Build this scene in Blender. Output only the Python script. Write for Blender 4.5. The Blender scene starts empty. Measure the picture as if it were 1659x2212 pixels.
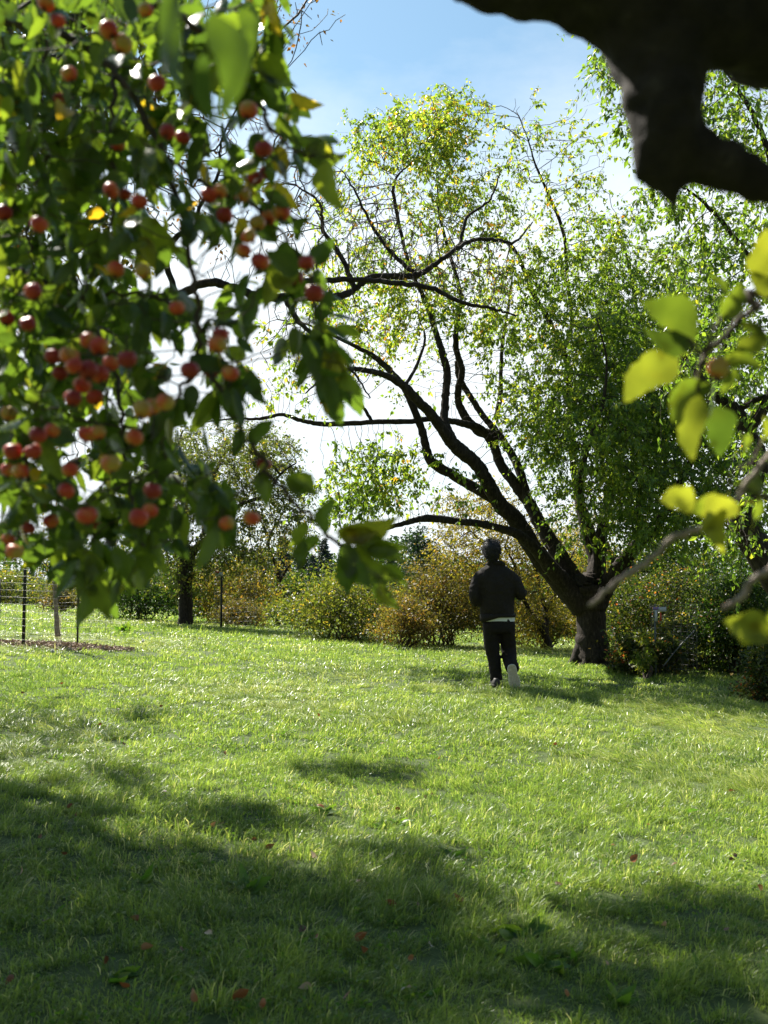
import bpy, bmesh, math, random
import numpy as np
from mathutils import Vector, Matrix, noise as mn
R = math.radians
random.seed(7)
scene = bpy.context.scene
col = scene.collection
# ------------------------------------------------------------------ camera
F, CX, CY = 2150.0, 829.5, 1106.0          # measures of the photograph (1659 x 2212)
PITCH = math.atan(144 / F)
CAMZ = 1.5
cam_d = bpy.data.cameras.new('camera'); cam = bpy.data.objects.new('camera', cam_d); col.objects.link(cam)
cam.location = (0, 0, CAMZ); cam.rotation_euler = (R(90) + PITCH, 0, 0)
cam_d.sensor_fit = 'VERTICAL'; cam_d.sensor_height = 36; cam_d.lens = 35
cam_d.clip_start = 0.05; cam_d.clip_end = 3000
cam_d.dof.use_dof = True; cam_d.dof.focus_distance = 12.5; cam_d.dof.aperture_fstop = 4.6
scene.camera = cam
# ------------------------------------------------------------------ light
SUN_AZ, SUN_EL = -40.0, 49.0                # degrees from the view axis (left), above the horizon
scene.view_settings.view_transform = 'Standard'; scene.view_settings.look = 'None'
scene.view_settings.exposure = 1.42; scene.view_settings.gamma = 1
w = bpy.data.worlds.new('World'); scene.world = w; w.use_nodes = True
nt = w.node_tree; nt.nodes.clear()
def N(nt, t, **k):
    n = nt.nodes.new(t)
    for a, b in k.items(): setattr(n, a, b)
    return n
out = N(nt, 'ShaderNodeOutputWorld'); bg = N(nt, 'ShaderNodeBackground'); bg.inputs[1].default_value = 0.062
sky = N(nt, 'ShaderNodeTexSky', sky_type='NISHITA'); sky.sun_disc = False
sky.sun_elevation = R(SUN_EL); sky.sun_rotation = R(SUN_AZ); sky.air_density = 1.0; sky.dust_density = 0.5; sky.ozone_density = 0.55
tc = N(nt, 'ShaderNodeTexCoord'); sep = N(nt, 'ShaderNodeSeparateXYZ')
nt.links.new(tc.outputs['Generated'], sep.inputs[0])
mp = N(nt, 'ShaderNodeMapping'); mp.inputs['Scale'].default_value = (1, 1, 2.6); nt.links.new(tc.outputs['Generated'], mp.inputs[0])
nz = N(nt, 'ShaderNodeTexNoise'); nz.inputs['Scale'].default_value = 2.6; nz.inputs['Detail'].default_value = 7; nz.inputs['Roughness'].default_value = .58
nt.links.new(mp.outputs[0], nz.inputs['Vector'])
el = N(nt, 'ShaderNodeMapRange'); el.inputs[1].default_value = 0.50; el.inputs[2].default_value = 0.30; el.inputs[3].default_value = 0.0; el.inputs[4].default_value = 0.62
nt.links.new(sep.outputs[2], el.inputs[0])
ad = N(nt, 'ShaderNodeMath', operation='ADD'); nt.links.new(nz.outputs[0], ad.inputs[0]); nt.links.new(el.outputs[0], ad.inputs[1])
cr = N(nt, 'ShaderNodeMapRange'); cr.inputs[1].default_value = .50; cr.inputs[3].default_value = .05; cr.inputs[2].default_value = 1.12; nt.links.new(ad.outputs[0], cr.inputs[0])
mx = N(nt, 'ShaderNodeMixRGB'); mx.inputs[2].default_value = (5.1, 5.75, 6.1, 1)
# clouds are brightest on the sun's side and thin out overhead
hi = N(nt, 'ShaderNodeMapRange'); hi.inputs[1].default_value = .85; hi.inputs[2].default_value = .52; nt.links.new(sep.outputs[2], hi.inputs[0])
mh = N(nt, 'ShaderNodeMath', operation='MULTIPLY'); nt.links.new(cr.outputs[0], mh.inputs[0]); nt.links.new(hi.outputs[0], mh.inputs[1])
fw = N(nt, 'ShaderNodeMapRange'); fw.inputs[1].default_value = -.2; fw.inputs[2].default_value = .7; fw.inputs[3].default_value = .32; fw.inputs[4].default_value = 1.0; nt.links.new(sep.outputs[1], fw.inputs[0])
cm = N(nt, 'ShaderNodeMixRGB', blend_type='MULTIPLY'); cm.inputs[0].default_value = 1; cm.inputs[1].default_value = (6.9, 7.4, 7.7, 1); nt.links.new(fw.outputs[0], cm.inputs[2]); nt.links.new(cm.outputs[0], mx.inputs[2])
nt.links.new(mh.outputs[0], mx.inputs[0]); tn_ = N(nt, 'ShaderNodeMixRGB', blend_type='MULTIPLY'); tn_.inputs[0].default_value = 1; tn_.inputs[2].default_value = (.90, 1.12, 1.06, 1); nt.links.new(sky.outputs[0], tn_.inputs[1]); nt.links.new(tn_.outputs[0], mx.inputs[1]); nt.links.new(mx.outputs[0], bg.inputs[0]); nt.links.new(bg.outputs[0], out.inputs[0])
sd = bpy.data.lights.new('sun', 'SUN'); sd.energy = 5.0; sd.angle = R(0.53); sd.color = (1, .95, .86)
so = bpy.data.objects.new('sun', sd); col.objects.link(so)
SUN = Vector((math.sin(R(SUN_AZ)) * math.cos(R(SUN_EL)), math.cos(R(SUN_AZ)) * math.cos(R(SUN_EL)), math.sin(R(SUN_EL))))
so.rotation_euler = SUN.to_track_quat('Z', 'Y').to_euler(); so.location = SUN * 60
scene.cycles.max_bounces = 8; scene.cycles.transparent_max_bounces = 4
scene.cycles.transmission_bounces = 5; scene.cycles.diffuse_bounces = 4; scene.cycles.glossy_bounces = 2
scene.cycles.caustics_reflective = False; scene.cycles.caustics_refractive = False
# ------------------------------------------------------------------ helpers
def at(px, py, Y):
    """point of the place seen at a spot of the photograph, Y metres ahead"""
    a = (px - CX) / F; b = (CY - py) / F; c, s = math.cos(PITCH), math.sin(PITCH)
    dy = c - b * s; dz = s + b * c
    return Vector((a / dy * Y, Y, CAMZ + dz / dy * Y))
def gz(x, y):
    x = np.asarray(x, float); y = np.asarray(y, float)
    yy = np.minimum(y, 95); s = np.log1p(np.exp(np.clip((yy - 15) / 2.0, -30, 30))) * 2.0
    z = .02 * yy - .05 * np.clip(x, -15, 10) - .0455 * s
    z = z + .018 * np.sin(x * 1.3 + y * .7) * np.sin(y * .9 - x * .4) + .012 * np.sin(x * 3.1 + 1) * np.sin(y * 2.7)
    return z
def gzf(x, y): return float(gz(x, y))
def ground_hit(px, py):
    a, b = 1.5, 80
    for _ in range(20):
        m = (a + b) / 2; p = at(px, py, m)
        if p.z > gzf(p.x, m): a = m
        else: b = m
    p = at(px, py, a); return Vector((p.x, a, gzf(p.x, a)))
def link(o, parent=None):
    col.objects.link(o)
    if parent: o.parent = parent
    return o
def tag(o, label, cat, group=None, kind=None):
    if label: o['label'] = label
    if cat: o['category'] = cat
    if group: o['group'] = group
    if kind: o['kind'] = kind
    return o
def empty(name, loc, label, cat, group=None, rz=0):
    o = bpy.data.objects.new(name, None); o.location = loc; o.rotation_euler = (0, 0, rz); o.empty_display_size = .2
    link(o); tag(o, label, cat, group); return o
def mk(name, V, faces, mats, parent=None, attrs=None, smooth=True, matidx=None, loc=None):
    """faces: list of int arrays (n,3) or (n,4)"""
    V = np.asarray(V, np.float32)
    if parent is not None and loc is None: V = V - np.array(parent.location, np.float32)
    if loc is not None: V = V - np.array(loc, np.float32)
    me = bpy.data.meshes.new(name)
    me.vertices.add(len(V)); me.vertices.foreach_set('co', V.ravel())
    faces = [np.asarray(f, np.int32) for f in faces if len(f)]
    tot = sum(len(f) for f in faces); loops = np.concatenate([f.ravel() for f in faces]); sizes = np.concatenate([np.full(len(f), f.shape[1], np.int32) for f in faces])
    me.loops.add(len(loops)); me.loops.foreach_set('vertex_index', loops)
    me.polygons.add(tot); st = np.zeros(tot, np.int32); st[1:] = np.cumsum(sizes)[:-1]
    me.polygons.foreach_set('loop_start', st)
    try: me.polygons.foreach_set('loop_total', sizes)
    except Exception: pass
    if not isinstance(mats, (list, tuple)): mats = [mats]
    for m in mats: me.materials.append(m)
    if matidx is not None: me.polygons.foreach_set('material_index', np.asarray(matidx, np.int32))
    me.polygons.foreach_set('use_smooth', np.full(tot, smooth, bool))
    if attrs:
        for k, a in attrs.items():
            at_ = me.attributes.new(k, 'FLOAT', 'FACE'); at_.data.foreach_set('value', np.asarray(a, np.float32))
    me.update(calc_edges=True)
    o = bpy.data.objects.new(name, me); link(o, parent)
    if loc is not None: o.location = loc
    return o
def catmull(pts, n=6):
    P = [np.array(p, float) for p in pts]; P = [2 * P[0] - P[1]] + P + [2 * P[-1] - P[-2]]; o = []
    for i in range(1, len(P) - 2):
        for k in range(n):
            t = k / n
            o.append(.5 * ((2 * P[i]) + (-P[i-1] + P[i+1]) * t + (2*P[i-1] - 5*P[i] + 4*P[i+1] - P[i+2]) * t*t + (-P[i-1] + 3*P[i] - 3*P[i+1] + P[i+2]) * t**3))
    o.append(P[-2]); return np.array(o)
class MB:
    def __init__(s): s.V = []; s.F = {3: [], 4: []}; s.n = 0
    def add(s, V, faces):
        V = np.asarray(V, float)
        for f in faces:
            f = np.asarray(f, int); s.F[f.shape[1]].append(f + s.n)
        s.V.append(V); s.n += len(V)
    def tube(s, P, rad, n=8, ry=None, cap=True, lump=0, up=None, seed=0):
        P = np.asarray(P, float); m = len(P); rad = np.broadcast_to(np.asarray(rad, float), (m,)); ry = rad if ry is None else np.broadcast_to(np.asarray(ry, float), (m,))
        T = np.gradient(P, axis=0); T /= np.linalg.norm(T, axis=1)[:, None] + 1e-9
        u = np.array(up if up is not None else ((0, 0, 1) if abs(T[0][2]) < .8 else (1, 0, 0)), float); V = []
        rs = np.random.RandomState(seed + 5)
        for i in range(m):
            a = u - T[i] * u.dot(T[i]); a /= np.linalg.norm(a) + 1e-9; 
            if up is None: u = a
            b = np.cross(T[i], a)
            for k in range(n):
                th = 2 * math.pi * k / n; q = 1 + (lump * (mn.noise(Vector(P[i] * (.42 / max(rad[i], .02))) + Vector((math.cos(th) * 1.3, math.sin(th) * 1.3, seed))) if lump else 0))
                V.append(P[i] + b * math.cos(th) * rad[i] * q + a * math.sin(th) * ry[i] * q)
        f = []
        for i in range(m - 1):
            for k in range(n): f.append((i*n+k, i*n+(k+1) % n, (i+1)*n+(k+1) % n, (i+1)*n+k))
        fs = [f]
        if cap:
            V.append(P[0]); V.append(P[-1]); c0, c1 = m * n, m * n + 1
            fs.append([(c0, (k+1) % n, k) for k in range(n)] + [(c1, (m-1)*n+k, (m-1)*n+(k+1) % n) for k in range(n)])
        s.add(V, fs); return s
    def segs(s, A, B, ra, rb, n=4):
        """many separate tapered prisms at once"""
        A = np.asarray(A, float); B = np.asarray(B, float); m = len(A)
        if not m: return s
        T = B - A; L = np.linalg.norm(T, axis=1)[:, None] + 1e-9; T = T / L
        h = np.where(np.abs(T[:, 2:3]) < .8, np.array([[0, 0, 1.]]), np.array([[1., 0, 0]]))
        a = np.cross(T, h); a /= np.linalg.norm(a, axis=1)[:, None]; b = np.cross(T, a)
        V = np.zeros((m, 2 * n, 3))
        for k in range(n):
            th = 2 * math.pi * k / n; d = a * math.cos(th) + b * math.sin(th)
            V[:, k] = A - T * ra[:, None] * .3 + d * ra[:, None]; V[:, n + k] = B + T * rb[:, None] * .3 + d * rb[:, None]
        base = (np.arange(m) * 2 * n)[:, None]; f = []
        for k in range(n): f.append(base + np.array([[k, (k+1) % n, n+(k+1) % n, n+k]]))
        s.add(V.reshape(-1, 3), [np.concatenate(f)]); return s
    def box(s, c, sz, rot=None):
        x, y, z = [q / 2 for q in sz]; V = np.array([(-x,-y,-z),(x,-y,-z),(x,y,-z),(-x,y,-z),(-x,-y,z),(x,-y,z),(x,y,z),(-x,y,z)])
        if rot is not None: V = V @ np.array(rot).T
        s.add(V + np.array(c), [[(0,3,2,1),(4,5,6,7),(0,1,5,4),(1,2,6,5),(2,3,7,6),(3,0,4,7)]]); return s
    def ell(s, c, r, nu=14, nv=9, M=None):
        V = []; 
        for j in range(nv + 1):
            ph = math.pi * j / nv
            for i in range(nu):
                th = 2 * math.pi * i / nu; V.append((math.sin(ph)*math.cos(th)*r[0], math.sin(ph)*math.sin(th)*r[1], math.cos(ph)*r[2]))
        V = np.array(V)
        if M is not None: V = V @ np.array(M).T
        f = [(j*nu+i, (j+1)*nu+i, (j+1)*nu+(i+1) % nu, j*nu+(i+1) % nu) for j in range(nv) for i in range(nu)]
        s.add(V + np.array(c), [f]); return s
    def build(s, name, mat, parent=None, **k):
        fs = [np.concatenate(s.F[q]) for q in (3, 4) if s.F[q]]
        return mk(name, np.concatenate(s.V), fs, mat, parent, **k)
# ------------------------------------------------------------------ leaves
L_FAR = (np.array([(0,0,0),(-.5,.42,.12),(0,.5,-.03),(.5,.42,.12),(0,1,-.1)]), np.array([(0,2,4,1),(0,3,4,2)]))
def near_leaf():
    prof = [(0,.02),(.06,.24),(.16,.40),(.28,.47),(.38,.50),(.46,.43),(.56,.46),(.64,.36),(.74,.33),(.82,.21),(.92,.12),(1,.005)]
    V = []
    for v, wd in prof: V += [(-wd, v - .02, .13 * wd * 2), (-wd * .5, v, .035), (0, v + .01, 0), (wd * .5, v, .035), (wd, v - .02, .13 * wd * 2)]
    V = np.array(V); f = []
    for i in range(len(prof) - 1):
        for k in range(4): a = i * 5 + k; f.append((a, a+1, a+6, a+5))
    k = len(V); V = np.vstack([V, [(-.012, 0, 0), (.012, 0, 0), (.012, -.34, .03), (-.012, -.34, .03)]]); f.append((k, k+1, k+2, k+3))
    return V, np.array(f)
L_NEAR = near_leaf()
L_BLADE = (np.array([(-.5,0,0),(.5,0,0),(-.42,.5,0),(.42,.5,0),(0,1,0)]), None)
def unit(a): return a / (np.linalg.norm(a, axis=1)[:, None] + 1e-9)
def leaves(name, P, D, rs, L, W, tint, mat, parent, tpl=L_FAR, curl=None, **k):
    """P base points, D tip directions; the blade is turned at random about D"""
    n = len(P); D = unit(D); r = rs.normal(size=(n, 3)); r[:, 2] *= .8
    S = unit(np.cross(D, r)); Nn = np.cross(S, D); T, Fc = tpl
    L = np.broadcast_to(L, (n,))[:, None]; W = np.broadcast_to(W, (n,))[:, None]
    c = np.zeros(n) if curl is None else curl
    V = np.zeros((n, len(T), 3))
    for j, (u, v, ww) in enumerate(T):
        V[:, j] = P + D * (v * L) + S * (u * W) + Nn * ((ww * W) + (c * v * v)[:, None] * L) - D * (np.abs(c) * v * v * .35)[:, None] * L
    base = (np.arange(n) * len(T))[:, None, None]
    Fq = (base + Fc[None]).reshape(-1, Fc.shape[1])
    return mk(name, V.reshape(-1, 3), [Fq], mat, parent, attrs={'tint': np.repeat(tint, len(Fc))}, smooth=(tpl is L_NEAR), **k)
# ------------------------------------------------------------------ materials
def mat(name, base=(.5,.5,.5), rough=.6, **k):
    m = bpy.data.materials.new(name); m.use_nodes = True; b = m.node_tree.nodes['Principled BSDF']
    b.inputs['Base Color'].default_value = (*base, 1); b.inputs['Roughness'].default_value = rough
    for a, v in k.items(): b.inputs[a].default_value = v
    return m
def ramp(nt, stops):
    r = N(nt, 'ShaderNodeValToRGB'); e = r.color_ramp.elements
    while len(e) < len(stops): e.new(.5)
    for i, (p, c) in enumerate(stops): e[i].position = p; e[i].color = (*c, 1)
    return r
def leafmat(name, stops, gain=2.2, rough=.42, tf=.48, tcol=(1.0, 1.05, .35), spec=.4, veins=False):
    m = bpy.data.materials.new(name); m.use_nodes = True; nt = m.node_tree; b = nt.nodes['Principled BSDF']
    b.inputs['Roughness'].default_value = rough; b.inputs['Specular IOR Level'].default_value = spec
    a = N(nt, 'ShaderNodeAttribute'); a.attribute_name = 'tint'; r = ramp(nt, stops); nt.links.new(a.outputs['Fac'], r.inputs[0])
    nt.links.new(r.outputs[0], b.inputs['Base Color'])
    mu = N(nt, 'ShaderNodeMixRGB', blend_type='MULTIPLY'); mu.inputs[0].default_value = 1; mu.inputs[2].default_value = (tcol[0]*gain, tcol[1]*gain, tcol[2]*gain, 1)
    nt.links.new(r.outputs[0], mu.inputs[1])
    t = N(nt, 'ShaderNodeBsdfTranslucent'); nt.links.new(mu.outputs[0], t.inputs[0])
    mi = N(nt, 'ShaderNodeMixShader'); mi.inputs[0].default_value = tf
    nt.links.new(b.outputs[0], mi.inputs[1]); nt.links.new(t.outputs[0], mi.inputs[2]); nt.links.new(mi.outputs[0], nt.nodes['Material Output'].inputs[0])
    if veins:
        x2 = N(nt, 'ShaderNodeTexCoord'); z2 = N(nt, 'ShaderNodeTexNoise'); z2.inputs['Scale'].default_value = 26; z2.inputs['Detail'].default_value = 6; nt.links.new(x2.outputs['Object'], z2.inputs['Vector'])
        r2 = ramp(nt, [(.28, (.45,.36,.22)), (.40, (.85,.86,.8)), (.6, (1.1,1.08,1.0)), (.75, (1.35,1.2,1.0))]); nt.links.new(z2.outputs[0], r2.inputs[0])
        m2_ = N(nt, 'ShaderNodeMixRGB', blend_type='MULTIPLY'); m2_.inputs[0].default_value = 1; nt.links.new(r.outputs[0], m2_.inputs[1]); nt.links.new(r2.outputs[0], m2_.inputs[2])
        nt.links.new(m2_.outputs[0], b.inputs['Base Color']); nt.links.new(m2_.outputs[0], mu.inputs[1])
        x = N(nt, 'ShaderNodeTexCoord'); z = N(nt, 'ShaderNodeTexNoise'); z.inputs['Scale'].default_value = 45; z.inputs['Detail'].default_value = 3
        nt.links.new(x.outputs['Object'], z.inputs['Vector']); bp = N(nt, 'ShaderNodeBump'); bp.inputs['Strength'].default_value = .35; bp.inputs['Distance'].default_value = .004
        nt.links.new(z.outputs[0], bp.inputs['Height']); nt.links.new(bp.outputs[0], b.inputs['Normal'])
    return m
def noisemat(name, stops, scale=8, rough=.85, bump=.4, dist=.01, detail=6, stretch=(1,1,1)):
    m = bpy.data.materials.new(name); m.use_nodes = True; nt = m.node_tree; b = nt.nodes['Principled BSDF']; b.inputs['Roughness'].default_value = rough
    b.inputs['Specular IOR Level'].default_value = .25
    x = N(nt, 'ShaderNodeTexCoord'); mp = N(nt, 'ShaderNodeMapping'); mp.inputs['Scale'].default_value = stretch; z = N(nt, 'ShaderNodeTexNoise'); z.inputs['Scale'].default_value = scale; z.inputs['Detail'].default_value = detail; z.inputs['Roughness'].default_value = .65
    nt.links.new(x.outputs['Object'], mp.inputs[0]); nt.links.new(mp.outputs[0], z.inputs['Vector'])
    r = ramp(nt, stops); nt.links.new(z.outputs[0], r.inputs[0]); nt.links.new(r.outputs[0], b.inputs['Base Color'])
    bp = N(nt, 'ShaderNodeBump'); bp.inputs['Strength'].default_value = bump; bp.inputs['Distance'].default_value = dist
    nt.links.new(z.outputs[0], bp.inputs['Height']); nt.links.new(bp.outputs[0], b.inputs['Normal'])
    return m
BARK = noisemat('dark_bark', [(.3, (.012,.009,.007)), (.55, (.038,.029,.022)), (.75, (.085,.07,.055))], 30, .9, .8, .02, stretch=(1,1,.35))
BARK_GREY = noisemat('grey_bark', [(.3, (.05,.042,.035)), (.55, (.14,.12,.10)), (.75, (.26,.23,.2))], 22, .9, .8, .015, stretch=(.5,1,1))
BARK_BLACK = noisemat('shaded_bark', [(.3, (.012,.010,.009)), (.6, (.030,.025,.021)), (.8, (.08,.07,.06))], 26, .95, .6, .01)
TWIG = noisemat('twig_bark', [(.3, (.035,.025,.02)), (.7, (.11,.085,.065))], 40, .8, .3, .004)
TWIG_PALE = noisemat('pale_twig_bark', [(.3, (.16,.12,.09)), (.7, (.36,.29,.23))], 60, .6, .3, .003)
PEAR = leafmat('pear_leaf', [(0,(.045,.078,.018)),(.4,(.085,.128,.025)),(.68,(.145,.175,.032)),(.88,(.25,.24,.045)),(.97,(.36,.25,.04)),(1,(.40,.18,.04))], 3.3, rough=.34, tf=.54, spec=.5)
PEAR_Y = leafmat('yellowing_pear_leaf', [(0,(.05,.085,.016)),(.5,(.11,.14,.024)),(.8,(.22,.20,.035)),(.95,(.4,.25,.04)),(1,(.42,.17,.04))], 2.2)
APPLE_L = leafmat('crabapple_leaf', [(0,(.028,.05,.015)),(.5,(.06,.095,.020)),(.8,(.115,.145,.025)),(.93,(.2,.18,.03)),(1,(.42,.24,.03))], 3.0, rough=.27, tf=.5, spec=.6, veins=True)
APPLE_Y = leafmat('yellow_green_leaf', [(0,(.04,.065,.016)),(.5,(.10,.13,.025)),(1,(.20,.205,.04))], 1.9, rough=.36, tf=.55, veins=True)
ORANGE_L = leafmat('russet_leaf', [(0,(.10,.07,.03)),(.4,(.22,.10,.035)),(.8,(.36,.14,.03)),(1,(.4,.22,.05))], 1.6)
OLIVE = leafmat('olive_leaf', [(0,(.045,.055,.015)),(.4,(.085,.09,.022)),(.75,(.16,.13,.03)),(1,(.3,.17,.04))], 2.0)
GOLD = leafmat('golden_leaf', [(0,(.11,.12,.025)),(.4,(.22,.185,.038)),(.8,(.37,.27,.06)),(1,(.42,.20,.05))], 1.6)
BROWN = leafmat('bronze_leaf', [(0,(.045,.048,.02)),(.45,(.095,.085,.03)),(.75,(.16,.125,.04)),(1,(.30,.15,.06))], 1.7)
HEDGE = leafmat('hedge_leaf', [(0,(.018,.036,.012)),(.5,(.045,.065,.018)),(.8,(.10,.11,.028)),(.92,(.26,.18,.04)),(1,(.36,.09,.04))], 1.9)
DKGREEN = leafmat('dark_green_leaf', [(0,(.015,.038,.010)),(.5,(.032,.065,.014)),(.85,(.07,.10,.02)),(1,(.2,.16,.04))], 1.9)
MIDGREEN = leafmat('mid_green_leaf', [(0,(.035,.052,.016)),(.45,(.08,.10,.026)),(.8,(.15,.155,.04)),(1,(.30,.2,.05))], 2.2)
SPRUCE = leafmat('spruce_needle', [(0,(.02,.042,.034)),(.6,(.045,.078,.066)),(1,(.09,.13,.11))], 1.0, tf=.15)
FIR = leafmat('conifer_needle', [(0,(.012,.032,.014)),(.6,(.028,.06,.024)),(1,(.06,.10,.04))], 1.3, tf=.2)
GRASS = leafmat('grass_blade', [(0,(.06,.105,.026)),(.30,(.125,.19,.042)),(.6,(.235,.305,.066)),(.88,(.38,.40,.13)),(1,(.62,.56,.36))], 1.95, rough=.36, tf=.46, tcol=(1.0,1.03,.55), spec=.45)
WEED = leafmat('weed_leaf', [(0,(.04,.095,.018)),(.6,(.07,.14,.024)),(1,(.15,.2,.04))], 2.4, tf=.45)
DEAD_L = leafmat('dry_fallen_leaf', [(0,(.07,.035,.02)),(.35,(.17,.075,.03)),(.65,(.34,.13,.045)),(.8,(.36,.25,.14)),(.95,(.5,.45,.4)),(1,(.5,.45,.4))], .9, tf=.3, tcol=(1,.8,.6))
SOIL = noisemat('turf_soil', [(.3,(.035,.055,.016)),(.6,(.07,.095,.028)),(.8,(.12,.125,.05))], 14, .95, .5, .02)
CHIP = noisemat('wood_chip', [(.3,(.22,.15,.10)),(.6,(.42,.33,.25)),(.8,(.6,.52,.42))], 12, .85, .2, .003)
METAL = mat('galvanised_wire', (.16,.16,.15), .5, Metallic=.5)
STEEL = mat('dark_painted_steel', (.012,.013,.012), .5)
# ------------------------------------------------------------------ ground
def axis(lo, hi, fine_lo, fine_hi, step, g=1.16):
    a = list(np.arange(fine_lo, fine_hi + 1e-6, step)); s = step
    while a[-1] < hi: s *= g; a.append(a[-1] + s)
    s = step
    while a[0] > lo: s *= g; a.insert(0, a[0] - s)
    return np.array(a)
gx = axis(-1500, 1500, -14, 12, .3); gy = axis(-200, 2500, -2, 40, .3)
X, Y = np.meshgrid(gx, gy); Z = gz(X, Y)
ny, nx = X.shape; idx = np.arange(ny * nx).reshape(ny, nx)
o = mk('ground', np.stack([X, Y, Z], -1).reshape(-1, 3), [np.stack([idx[:-1,:-1], idx[:-1,1:], idx[1:,1:], idx[1:,:-1]], -1).reshape(-1, 4)], SOIL)
tag(o, None, None, None, 'structure')
# grass
rs = np.random.RandomState(3)
def lownoise(x, y, s, ph=0):
    return (np.sin(x*s+1.7+ph)*np.sin(y*s*1.3+.6+ph*2) + .6*np.sin(x*s*2.3-y*s*1.1+ph) + .4*np.sin(y*s*3.9+x*s*2.9+2*ph) + .3*np.sin(x*s*7.1-y*s*5.3)*np.sin(y*s*6.1+ph)) / 1.7
GV, GF, GT = [], [], []; nv0 = 0
def near_bed(x, y):   # keep grass out of the mulch round the sapling
    return ((x + 5.05) / 1.3) ** 2 + ((y - 15.0) / .46) ** 2 < 1
for (y0, y1, cl_d, bl, wd, hh) in ((2.2,4.6,230,54,.0028,.066),(4.6,7.5,200,42,.0036,.064),(7.5,12,130,34,.0056,.062),(12,18,48,30,.0085,.065),(18,28,17,30,.014,.08),(28,46,5,34,.025,.10)):
    hw = .386 * y1 * 1.04 + 1.0; nc = int(cl_d * (y1 - y0) * 2 * hw)
    cx_ = rs.uniform(-hw, hw, nc); cy_ = rs.uniform(y0, y1, nc); k = np.abs(cx_) < .386 * cy_ * 1.04 + 1.0; cx_, cy_ = cx_[k], cy_[k]
    k = ~near_bed(cx_, cy_) | (rs.rand(len(cx_)) < .10); cx_, cy_ = cx_[k], cy_[k]; nc = len(cx_)
    q = lownoise(cx_, cy_, 1.1); q2 = lownoise(cx_, cy_, 3.7, 1.3); q3 = lownoise(cx_, cy_, .45, 2.2)
    silky = np.clip(q3 * 1.3 + .35 * q - .05, 0, 1); R_ = .62 / math.sqrt(cl_d)
    ch = hh * np.clip(.85 + .28 * q + .24 * q2, .4, 1.5) * np.exp(rs.normal(0, .26, nc)); ca = q3 * 2.4 + q * 1.2 + rs.normal(0, .55, nc) + .3; cln = rs.uniform(.1, .9, nc) + 1.1 * silky
    ctint = .40 + .14 * q3 + .12 * q2 + .10 * silky + rs.normal(0, .10, nc); cnt = rs.poisson(bl, nc); i = np.repeat(np.arange(nc), cnt); n = len(i)
    ang = rs.uniform(0, 6.283, n); rr = R_ * np.sqrt(rs.rand(n)) * 1.35; ox, oy = np.cos(ang) * rr, np.sin(ang) * rr; x, y = cx_[i] + ox, cy_[i] + oy
    h = ch[i] * rs.uniform(.45, 1.3, n); tall = rs.rand(n) < .02; h[tall] *= 1.7; h = np.clip(h, .02, .24) * (1 + .5 * silky[i])
    bx = np.cos(ca[i]) * cln[i] + ox / R_ * .45 + rs.normal(0, .32, n); by = np.sin(ca[i]) * cln[i] + oy / R_ * .45 + rs.normal(0, .32, n); ln = np.sqrt(bx * bx + by * by)
    az = rs.uniform(0, math.pi, n); W = wd * rs.uniform(.55, 1.3, n); S = np.stack([np.cos(az), np.sin(az), np.zeros(n)], -1) * (W / 2)[:, None]
    P0 = np.stack([x, y, gz(x, y) - .004], -1); hz = h / np.sqrt(1 + ln * ln)
    def at_t(t, up): return P0 + np.stack([bx * hz * t * t * 1.25, by * hz * t * t * 1.25, hz * up], -1)
    A1 = at_t(.45, .52); A2 = at_t(.78, .86 - .10 * np.clip(ln, 0, 1.5)); tip = at_t(1.08, np.maximum(1.0 - .35 * np.clip(ln, 0, 2.2), .22))
    V = np.stack([P0 - S * .8, P0 + S * .8, A1 - S, A1 + S, A2 - S * .7, A2 + S * .7, tip], 1); b = (np.arange(n) * 7)[:, None] + nv0
    GF.append(np.stack([b + np.array([[0,1,3]]), b + np.array([[0,3,2]]), b + np.array([[2,3,5]]), b + np.array([[2,5,4]]), b + np.array([[4,5,6]])], 1).reshape(-1, 3)); nv0 += 7 * n
    GV.append(V.reshape(-1, 3)); t = np.clip(ctint[i] + rs.normal(0, .12, n), 0, .88); dry = rs.rand(n) < .045 + .07 * silky[i] + .35 * np.clip(lownoise(cx_, cy_, .8, 7) - .55, 0, 1)[i]; t[dry] = rs.uniform(.85, 1, dry.sum()); GT.append(np.repeat(t, 5))
o = mk('lawn', np.concatenate(GV), [np.concatenate(GF)], GRASS, attrs={'tint': np.concatenate(GT)}, smooth=False)
tag(o, 'bright green uneven lawn grass covering the whole slope', 'grass', None, 'stuff')
# small clover leaves in the turf
n = 26000; y = 2.4 + 9 * rs.rand(n) ** 1.3; x = rs.uniform(-1, 1, n) * (.386 * y * 1.05 + .8); k = lownoise(x, y, 1.9, 4) + rs.normal(0, .25, n) > .25; x, y = x[k], y[k]; n = len(x)
P = np.stack([x, y, gz(x, y) + rs.uniform(.015, .05, n)], -1); D = rs.normal(size=(n, 3)); D[:, 2] = np.abs(D[:, 2]) * .3
o = leaves('clover', P, D, rs, rs.uniform(.012, .024, n), rs.uniform(.010, .018, n), rs.rand(n), WEED, None)
tag(o, 'small round clover leaves scattered through the near turf', 'ground cover', None, 'stuff')
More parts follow.
